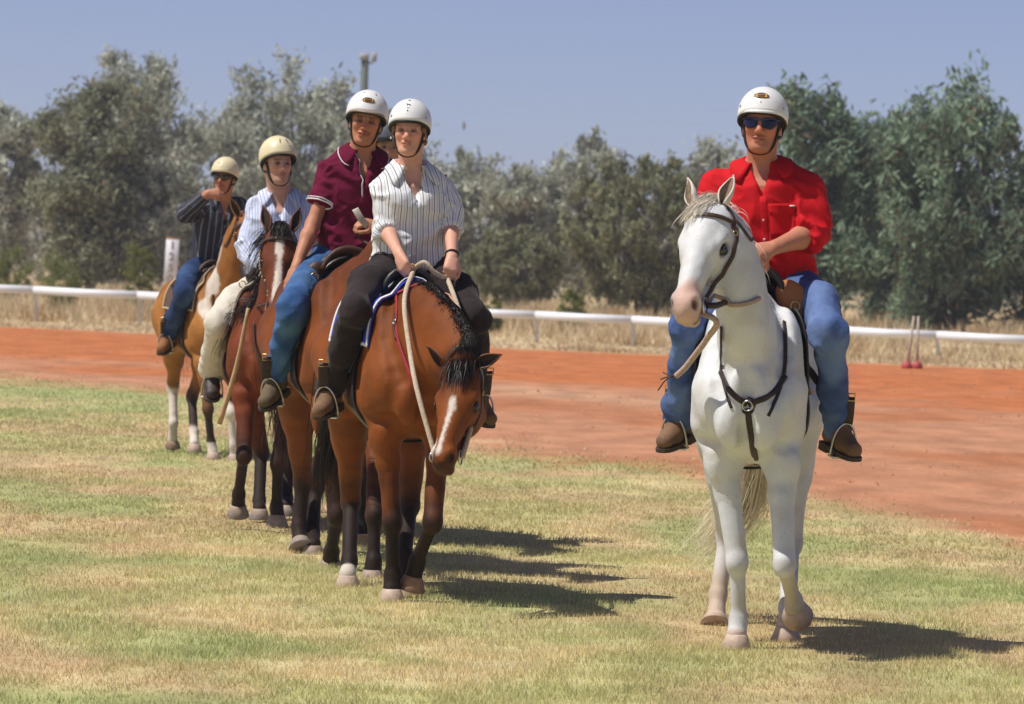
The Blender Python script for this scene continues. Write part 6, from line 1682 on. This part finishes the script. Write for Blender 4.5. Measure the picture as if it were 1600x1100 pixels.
def make_saddle(k, label, mt, pad, flapm, leather, cloth=None, iron=M_STEEL, lead=None, group='saddles', sc_pad=0.0, fx=.14):
    H = HORSES[k]; R = RIDERS.get(k); F = H.f; S = H.sc; fr = H.fr
    root = fr.empty('saddle'); tag(root, label, 'saddle', group)
    def patch(name, fn, n, m, off, th, mt_, par, offs=None):
        G = np.array([[fn(u, v) for v in np.linspace(0, 1, m)] for u in np.linspace(0, 1, n)])
        P, N = F.project(G.reshape(-1, 3), off, 10)
        if offs is not None: P = P + N * np.array([[offs(u, v) for v in np.linspace(0, 1, m)] for u in np.linspace(0, 1, n)]).reshape(-1, 1)
        mb = MB(); mb.grid(P.reshape(n, m, 3), th, N.reshape(n, m, 3)); return mb.build(name, mt_, par)
    def back(x, ang, rad=.3): return np.array([x * S, math.sin(ang) * rad * S, (1.13 + math.cos(ang) * .36) * S])
    if cloth:
        c, tr, lb = cloth
        co = empty('saddle_cloth', tuple(fr.o), fr.rz); tag(co, lb, 'saddle cloth', 'saddle cloths')
        patch('cloth_panel', lambda u, v: back(.28 - .84 * u + .13 * abs(2*v - 1), (2*v - 1) * 1.36), 22, 33, .010, .010, c, co)
        for v0 in (0, 1): patch('trim', lambda u, v: back(.28 - .84 * u + .13, (2*(v0 + (.016 if v0 == 0 else -.016) * (1 - v)) - 1) * 1.36), 22, 3, .018, .006, tr, co)
        patch('trim', lambda u, v: back(.280 - .016 * u + .13 * abs(2*v - 1), (2*v - 1) * 1.36), 3, 33, .018, .006, tr, co)
        patch('trim', lambda u, v: back(-.545 - .016 * u + .13 * abs(2*v - 1), (2*v - 1) * 1.36), 3, 33, .018, .006, tr, co)
    patch('panel', lambda u, v: back(.15 - .58 * u, (2*v - 1) * .80), 16, 19, .030, .022, flapm, root)
    patch('seat', lambda u, v: back(.12 - .52 * u, (2*v - 1) * (.42 + .15 * math.sin(u * math.pi))), 18, 13, .045, .018, mt, root, offs=lambda u, v: .075 * max(0, (u - .62) / .38) ** 1.6 + .015 * max(0, (.2 - u) / .2) + .01)
    for s in (-1, 1):
        patch('flap', lambda u, v: back(fx - (.22 + fx) * u + .07 * math.sin(v * 3), s * (.60 + 1.15 * v)), 12, 16, .024, .010, flapm, root)
        if sc_pad <= 0: continue
        # knee pad: thick rounded leather pad standing proud of the flap
        c, n = F.project(back(.16, s * .52)[None], .04); c, n = c[0], n[0]; fw = np.array([1.0, 0, 0]); sd = unit(np.cross(n, fw)); fw = unit(np.cross(sd, n)); K = Fold(); K.fold = None
        K.ell(c + n * .030, np.array([.026, .052, .075]) * sc_pad, A=[fw, n, sd], k=.02); K.ell(c + n * .03 - fw * .03, np.array([.035, .045, .07]) * sc_pad, A=[fw, n, sd], k=.03)
        V, Q = K.mesh(.010); mesh_obj('knee_pad', V, Q, pad, root)
    tt_ = np.linspace(-1, 1, 15); Pm, Nm = F.project(np.array([back(.175, t * .42) for t in tt_]), .040, 8); Pm = Pm + Nm * (.025 * (1 - tt_**2))[:, None]
    MB().tube(np.array(Pm), np.interp(np.linspace(-1, 1, 15), [-1, 0, 1], [.012, .022, .012]), 9).build('pommel', flapm if lead is None else lead, root)
    surf_strap(F, [back(.14, 1.5), np.array([.20*S, .28*S, .95*S]), np.array([.24*S, .16*S, .78*S]), np.array([.25*S, 0, .75*S]), np.array([.24*S, -.16*S, .78*S]), np.array([.20*S, -.28*S, .95*S]), back(.14, -1.5)], .07, .010, flapm, 'girth', root, 40, .012)
    for s, c in ((1, 'L'), (-1, 'R')):
        P, N = F.project(back(.20, s * .6)[None], .04); ring(P[0], [1, .2, .1], .020, .004, BRASS, 'dee_ring', root)
    if R:
        for s, c in ((1, 'L'), (-1, 'R')):
            base, dh, sdv, up = R.__dict__['foot' + c]; ctr = base + dh * .085 - up * .020
            top = ctr + up * .150 - dh * .01
            arch = [ctr + sdv * (.064 * math.cos(t) if t < 0 else .064 * math.cos(t)) * (1 if abs(math.cos(t)) < .99 else 1) + (top - ctr) * math.sin(t) ** .8 for t in np.linspace(0.0, math.pi, 19)]
            st = MB(); st.tube(arch, .0055, 7); st.box(ctr, (.022, .066, .005), ax=[dh, sdv, up], bev=.002); so = st.build('stirrup_iron', iron, root)
            p0, n0 = F.project(back(.12, s * 1.05)[None], .035); p1, n1 = F.project(back(.13, s * 1.45)[None], .045)
            mid = p1[0] * .5 + top * .5 + np.array([0, s * .012, 0])
            pts = spline([p0[0], p1[0], mid, top + up * .06], 18); N = np.tile(unit(np.array([.75, s * .6, .1])), (18, 1)); N[:6] = n1[0] * .7 + N[:6] * .3; N /= np.linalg.norm(N, axis=1)[:, None]
            mb = MB(); mb.ribbon(pts, N, .036, .007); lo = mb.build('stirrup_leather', leather, root)
            e0 = top + up * .115 + (mid - top) * .06; P2 = spline([e0, top + up * .05, top - up * .002], 8); mb = MB(); mb.ribbon(P2, np.tile(unit([.9, s * .3, .1]), (8, 1)), np.interp(np.linspace(0, 1, 8), [0, 1], [.052, .058]), .014); mb.build('keeper', LEATHER_DARK if leather is not LEATHER_DARK else LEATHER_BROWN, lo)
            q = e0; mb = MB(); a_, b_ = np.array([0, 1.0, 0]), np.array([0, 0, 1.0]); mb.tube([q + np.array([.014, 0, 0]) + a_ * x + b_ * z for x, z in ((-.024, -.016), (.024, -.016), (.024, .016), (-.024, .016))], .0035, 6, closed=True); mb.build('buckle', BRASS, lo)
    return root

def px_strap(k, pix, wd, th, mt, name, parent, n=22):
    """strap lying on the horse along a line seen in the photo"""
    H = HORSES[k]; P, ok = H.fr.hits(H.f, spline(np.array(pix, float), n)); P = P[ok]
    if len(P) < 4: return None
    for _ in range(3): P[1:-1] = .25 * P[:-2] + .5 * P[1:-1] + .25 * P[2:]
    N = H.f.grad(P, .02)
    for _ in range(4): N[1:-1] = .25 * N[:-2] + .5 * N[1:-1] + .25 * N[2:]
    N /= np.linalg.norm(N, axis=1)[:, None]; d = H.f.ev(P, .2); P = P + N * (th * .7 - d)[:, None]
    for _ in range(2): P[1:-1] = .25 * P[:-2] + .5 * P[1:-1] + .25 * P[2:]
    mb = MB(); mb.ribbon(P, N, wd, th); return mb.build(name, mt, parent)

def tack_A():
    H, R = HORSES['A'], RIDERS['A']; f = H.fr
    make_bridle('A', 'thin brown leather bridle with steel bit rings on the white horse')
    make_saddle('A', 'black stock saddle with tan knee pads under the red shirt rider', LEATHER_BLACK, LEATHER_TAN, LEATHER_BLACK, LEATHER_BROWN, sc_pad=1.35, fx=.235)
    b = f.empty('breastplate'); tag(b, 'dark brown leather breastplate with a ring on the white horse chest', 'breastplate', 'breastplates')
    px_strap('A', [(1222, 470), (1226, 520), (1227, 560), (1224, 590)], .017, .006, LEATHER_DARK, 'neck_strap', b)
    px_strap('A', [(1128, 510), (1127, 550), (1126, 584)], .014, .006, LEATHER_DARK, 'neck_strap', b)
    px_strap('A', [(1126, 580), (1138, 606), (1152, 622), (1168, 632)], .026, .008, LEATHER_DARK, 'chest_strap', b)
    px_strap('A', [(1226, 588), (1212, 610), (1190, 624), (1170, 632)], .026, .008, LEATHER_DARK, 'chest_strap', b)
    px_strap('A', [(1169, 638), (1174, 680), (1182, 725), (1190, 757)], .030, .008, LEATHER_DARK, 'centre_strap', b)
    px_strap('A', [(1127, 584), (1134, 612), (1143, 638)], .014, .005, LEATHER_DARK, 'strap_end', b)
    px_strap('A', [(1224, 592), (1213, 622), (1200, 650)], .016, .005, LEATHER_DARK, 'strap_end', b)
    p = f.hit(H.f, 1169, 633); g = H.f.grad(p[None])[0]; ring(p + g * .012, g, .034, .006, LEATHER_DARK, 'ring', b)
    ring(p + g * .018, g, .022, .004, M_STEEL, 'ring', b)
    # rope rein round the neck and the hanging rope tail
    r = H.bridle
    surf_strap(H.f, [H.bitL + np.array([-.03, .02, 0]), f.hit(H.f, 1140, 474), f.hit(H.f, 1165, 474), f.hit(H.f, 1185, 466)] if f.hit(H.f, 1185, 466) is not None else [H.bitL, f.hit(H.f, 1140, 474), f.hit(H.f, 1165, 474)], .020, .014, ROPE_PINK, 'rein', r, 26, .008)
    mb = MB(); q = f.hit(H.f, 1134, 472); rope([H.bitL, H.bitL * .6 + q * .4 + np.array([.02, .01, -.005]), q + np.array([.015, 0, 0])], .014, LEATHER_DARK, 'rein_loop', r, 10)
    rope([H.bitR + np.array([-.02, 0, 0]), f.X(1118, 500, .98), f.X(1104, 530, .78), f.X(1085, 556, .70), f.X(1070, 575, .66), f.X(1056, 588, .64)], .0135, ROPE_PINK, 'rope_tail', r)
    e = f.X(1056, 588, .64)
    for dx, dz in ((-28, 22), (-20, -6), (-24, 5)): rope([e, e + np.array([.0, dx * .0014, dz * -.0006]), f.X(1056 + dx, 588 + dz, .62)], .003, LEATHER_BROWN, 'rope_tassel', r, 8)

def tack_B():
    H, R = HORSES['B'], RIDERS['B']; f = H.fr
    make_bridle('B', 'brown leather bridle on the lowered head of the front bay horse', brow=False)
    blue = fabric('cloth_blue', (.035, .075, .52), rough=.85, noise=.08, bump=.3); wt = mat('trim_white', (.66, .66, .68), rough=.8)
    make_saddle('B', 'small black saddle over a blue cloth under the striped shirt woman', LEATHER_BLACK, LEATHER_BLACK, LEATHER_BLACK, LEATHER_BLACK, cloth=(blue, wt, 'bright blue saddle cloth with white edging on the front bay horse'))
    b = f.empty('breast_strap'); tag(b, 'thin red breast strap on the front bay horse', 'breast strap', 'breastplates')
    px_strap('B', [(664, 440), (645, 447), (626, 456), (614, 460)], .018, .006, RED_WEB, 'wither_strap', b)
    px_strap('B', [(619, 462), (621, 480), (619, 500), (620, 522), (627, 545), (636, 570), (644, 592), (650, 612)], .020, .006, RED_WEB, 'shoulder_strap', b)
    px_strap('B', [(618, 488), (615, 505), (619, 530)], .014, .006, LEATHER_BROWN, 'strap_end', b)
    p = f.hit(H.f, 619, 503)
    if p is not None: g = H.f.grad(p[None])[0]; ring(p + g * .01, g, .014, .003, M_STEEL, 'buckle', b)
    hR = np.mean(R.tipsR, axis=0); hL = np.mean(R.tipsL, axis=0); kR = R.tipsR[1]; kL = R.tipsL[1]
    r = H.bridle
    rope([hR + np.array([-.02, 0, .03]), hR, f.X(632, 470, .62), f.X(640, 545, .85), f.X(652, 610, 1.05), H.bitR], .0125, ROPE, 'rein', r, 40)
    rope([hL + np.array([-.02, 0, .03]), hL, f.X(712, 470, .60), f.X(735, 540, .78), f.X(752, 600, .95), H.bitL], .0125, ROPE, 'rein', r, 40)
    rope([hR + np.array([0, 0, .01]), hR * .75 + hL * .25 + np.array([.05, 0, .05]), hR * .5 + hL * .5 + np.array([.07, 0, .015]), hR * .25 + hL * .75 + np.array([.06, 0, .0]), hL], .0125, ROPE, 'rein_loop', r, 24)
    ring(H.bitR + np.array([.01, -.01, .0]), [1, .2, 0], .022, .005, M_STEEL, 'rein_clip', r)

def tack_C():
    H, R = HORSES['C'], RIDERS['C']; f = H.fr
    make_bridle('C', 'brown bridle on the tall bay, hidden behind the striped shirt woman', noseband=False)
    make_saddle('C', 'worn brown stock saddle under the maroon shirt rider', LEATHER_BROWN, LEATHER_BROWN, LEATHER_BLACK, LEATHER_BROWN, lead=LEATHER_BROWN, sc_pad=.8, fx=.20)
    hL = R.tipsL[0]
    o = np.asarray(f.X(560, 338, .34)); st = f.empty('folded_strap'); tag(st, 'pale folded strap end held up by the maroon shirt rider', 'strap')
    pts = spline([f.X(574, 352, .33), f.X(566, 344, .34), f.X(560, 335, .34), f.X(555, 326, .33)], 10); mb = MB(); mb.ribbon(pts, np.tile([1.0, 0, .1], (10, 1)), .036, .014); mb.build('strap_fold', mat('strap_pale', (.52, .47, .40), rough=.9, noise=.2, nscale=30), st)
    rope([hL, hL + np.array([.05, .05, -.05]), H.bitL], .008, LEATHER_BROWN, 'rein', H.bridle, 16)

def tack_D():
    H, R = HORSES['D'], RIDERS['D']; f = H.fr
    make_bridle('D', 'pale beaded bridle on the blazed red bay horse', beads=True)
    make_saddle('D', 'dark saddle under the pale striped shirt rider', LEATHER_DARK, LEATHER_BROWN, LEATHER_DARK, LEATHER_BROWN, cloth=(mat('fleece', (.40, .35, .27), rough=1, noise=.25, nscale=30, bump=.6), mat('fleece_trim', (.45, .40, .32), rough=1), 'pale fleecy saddle pad on the blazed red bay horse'))
    b = f.empty('breastplate'); tag(b, 'brown leather breastplate on the blazed red bay horse', 'breastplate', 'breastplates')
    px_strap('D', [(397, 505), (398, 530), (402, 553), (413, 573), (428, 592)], .026, .008, LEATHER_BROWN, 'chest_strap', b)
    px_strap('D', [(404, 556), (409, 580), (411, 604)], .020, .006, LEATHER_BROWN, 'strap_end', b)
    px_strap('D', [(428, 590), (429, 615), (427, 645)], .026, .008, LEATHER_BROWN, 'centre_strap', b)
    for s, h, bt in ((1, R.tipsL[1], H.bitL), (-1, R.tipsR[1], H.bitR)): rope([h, h * .5 + bt * .5 + np.array([0, s*.08, -.05]), bt], .008, LEATHER_BROWN, 'rein', H.bridle, 18)
    a, c = f.X(388, 482, .80), f.X(343, 662, .62)
    MB().tube(spline([a, (a + c) / 2 + np.array([0, .015, 0]), c], 12), np.linspace(.011, .016, 12), 8).build('cane', mat('cane_wood', (.48, .31, .17), rough=.7, noise=.2, nscale=40), None)
    o = bpy.data.objects['cane']; o.location = tuple(f.o); o.rotation_euler = (0, 0, f.rz); tag(o, 'pale wooden cane hanging beside the cream trousered leg', 'cane')

def tack_E():
    H, R = HORSES['E'], RIDERS['E']; f = H.fr
    make_bridle('E', 'dark bridle on the buckskin horse half hidden behind the pale shirt rider', wd=.026)
    make_saddle('E', 'dark brown saddle under the plaid shirt rider', LEATHER_DARK, LEATHER_BROWN, LEATHER_DARK, LEATHER_BROWN, cloth=(mat('pad_brown', (.10, .06, .04), rough=1), mat('pad_trim', (.50, .38, .24), rough=1), 'dark saddle pad with pale edging on the buckskin horse'), lead=LEATHER_BROWN)
    b = f.empty('breastplate'); tag(b, 'dark leather breastplate on the buckskin horse', 'breastplate', 'breastplates')
    px_strap('E', [(333, 460), (334, 480), (338, 500), (350, 515)], .026, .008, LEATHER_BROWN, 'chest_strap', b)
    for h, bt in ((R.tipsL[1], H.bitL), (R.tipsL[2], H.bitR)): rope([h, h * .5 + bt * .5 + np.array([0, 0, -.08]), bt], .010, LEATHER_BROWN, 'rein', H.bridle, 16)

for k in 'ABCDE':
    if k in RIDERS: globals()['tack_' + k]()

# ================================================================== AIR
def make_haze():
    m = bpy.data.materials.new('haze_air'); m.use_nodes = True; t = m.node_tree; t.nodes.clear()
    o = t.nodes.new('ShaderNodeOutputMaterial'); v = t.nodes.new('ShaderNodeVolumePrincipled')
    v.inputs['Color'].default_value = (.86, .88, .94, 1); v.inputs['Density'].default_value = .0006; v.inputs['Anisotropy'].default_value = .2
    t.links.new(v.outputs[0], o.inputs['Volume'])
    mb = MB(); mb.box((0, 118, 7), (75, 142, 8.2)); b = mb.build('haze', m, smooth=False); tag(b, 'thin dusty air over the race track', 'haze', kind='stuff')
make_haze()
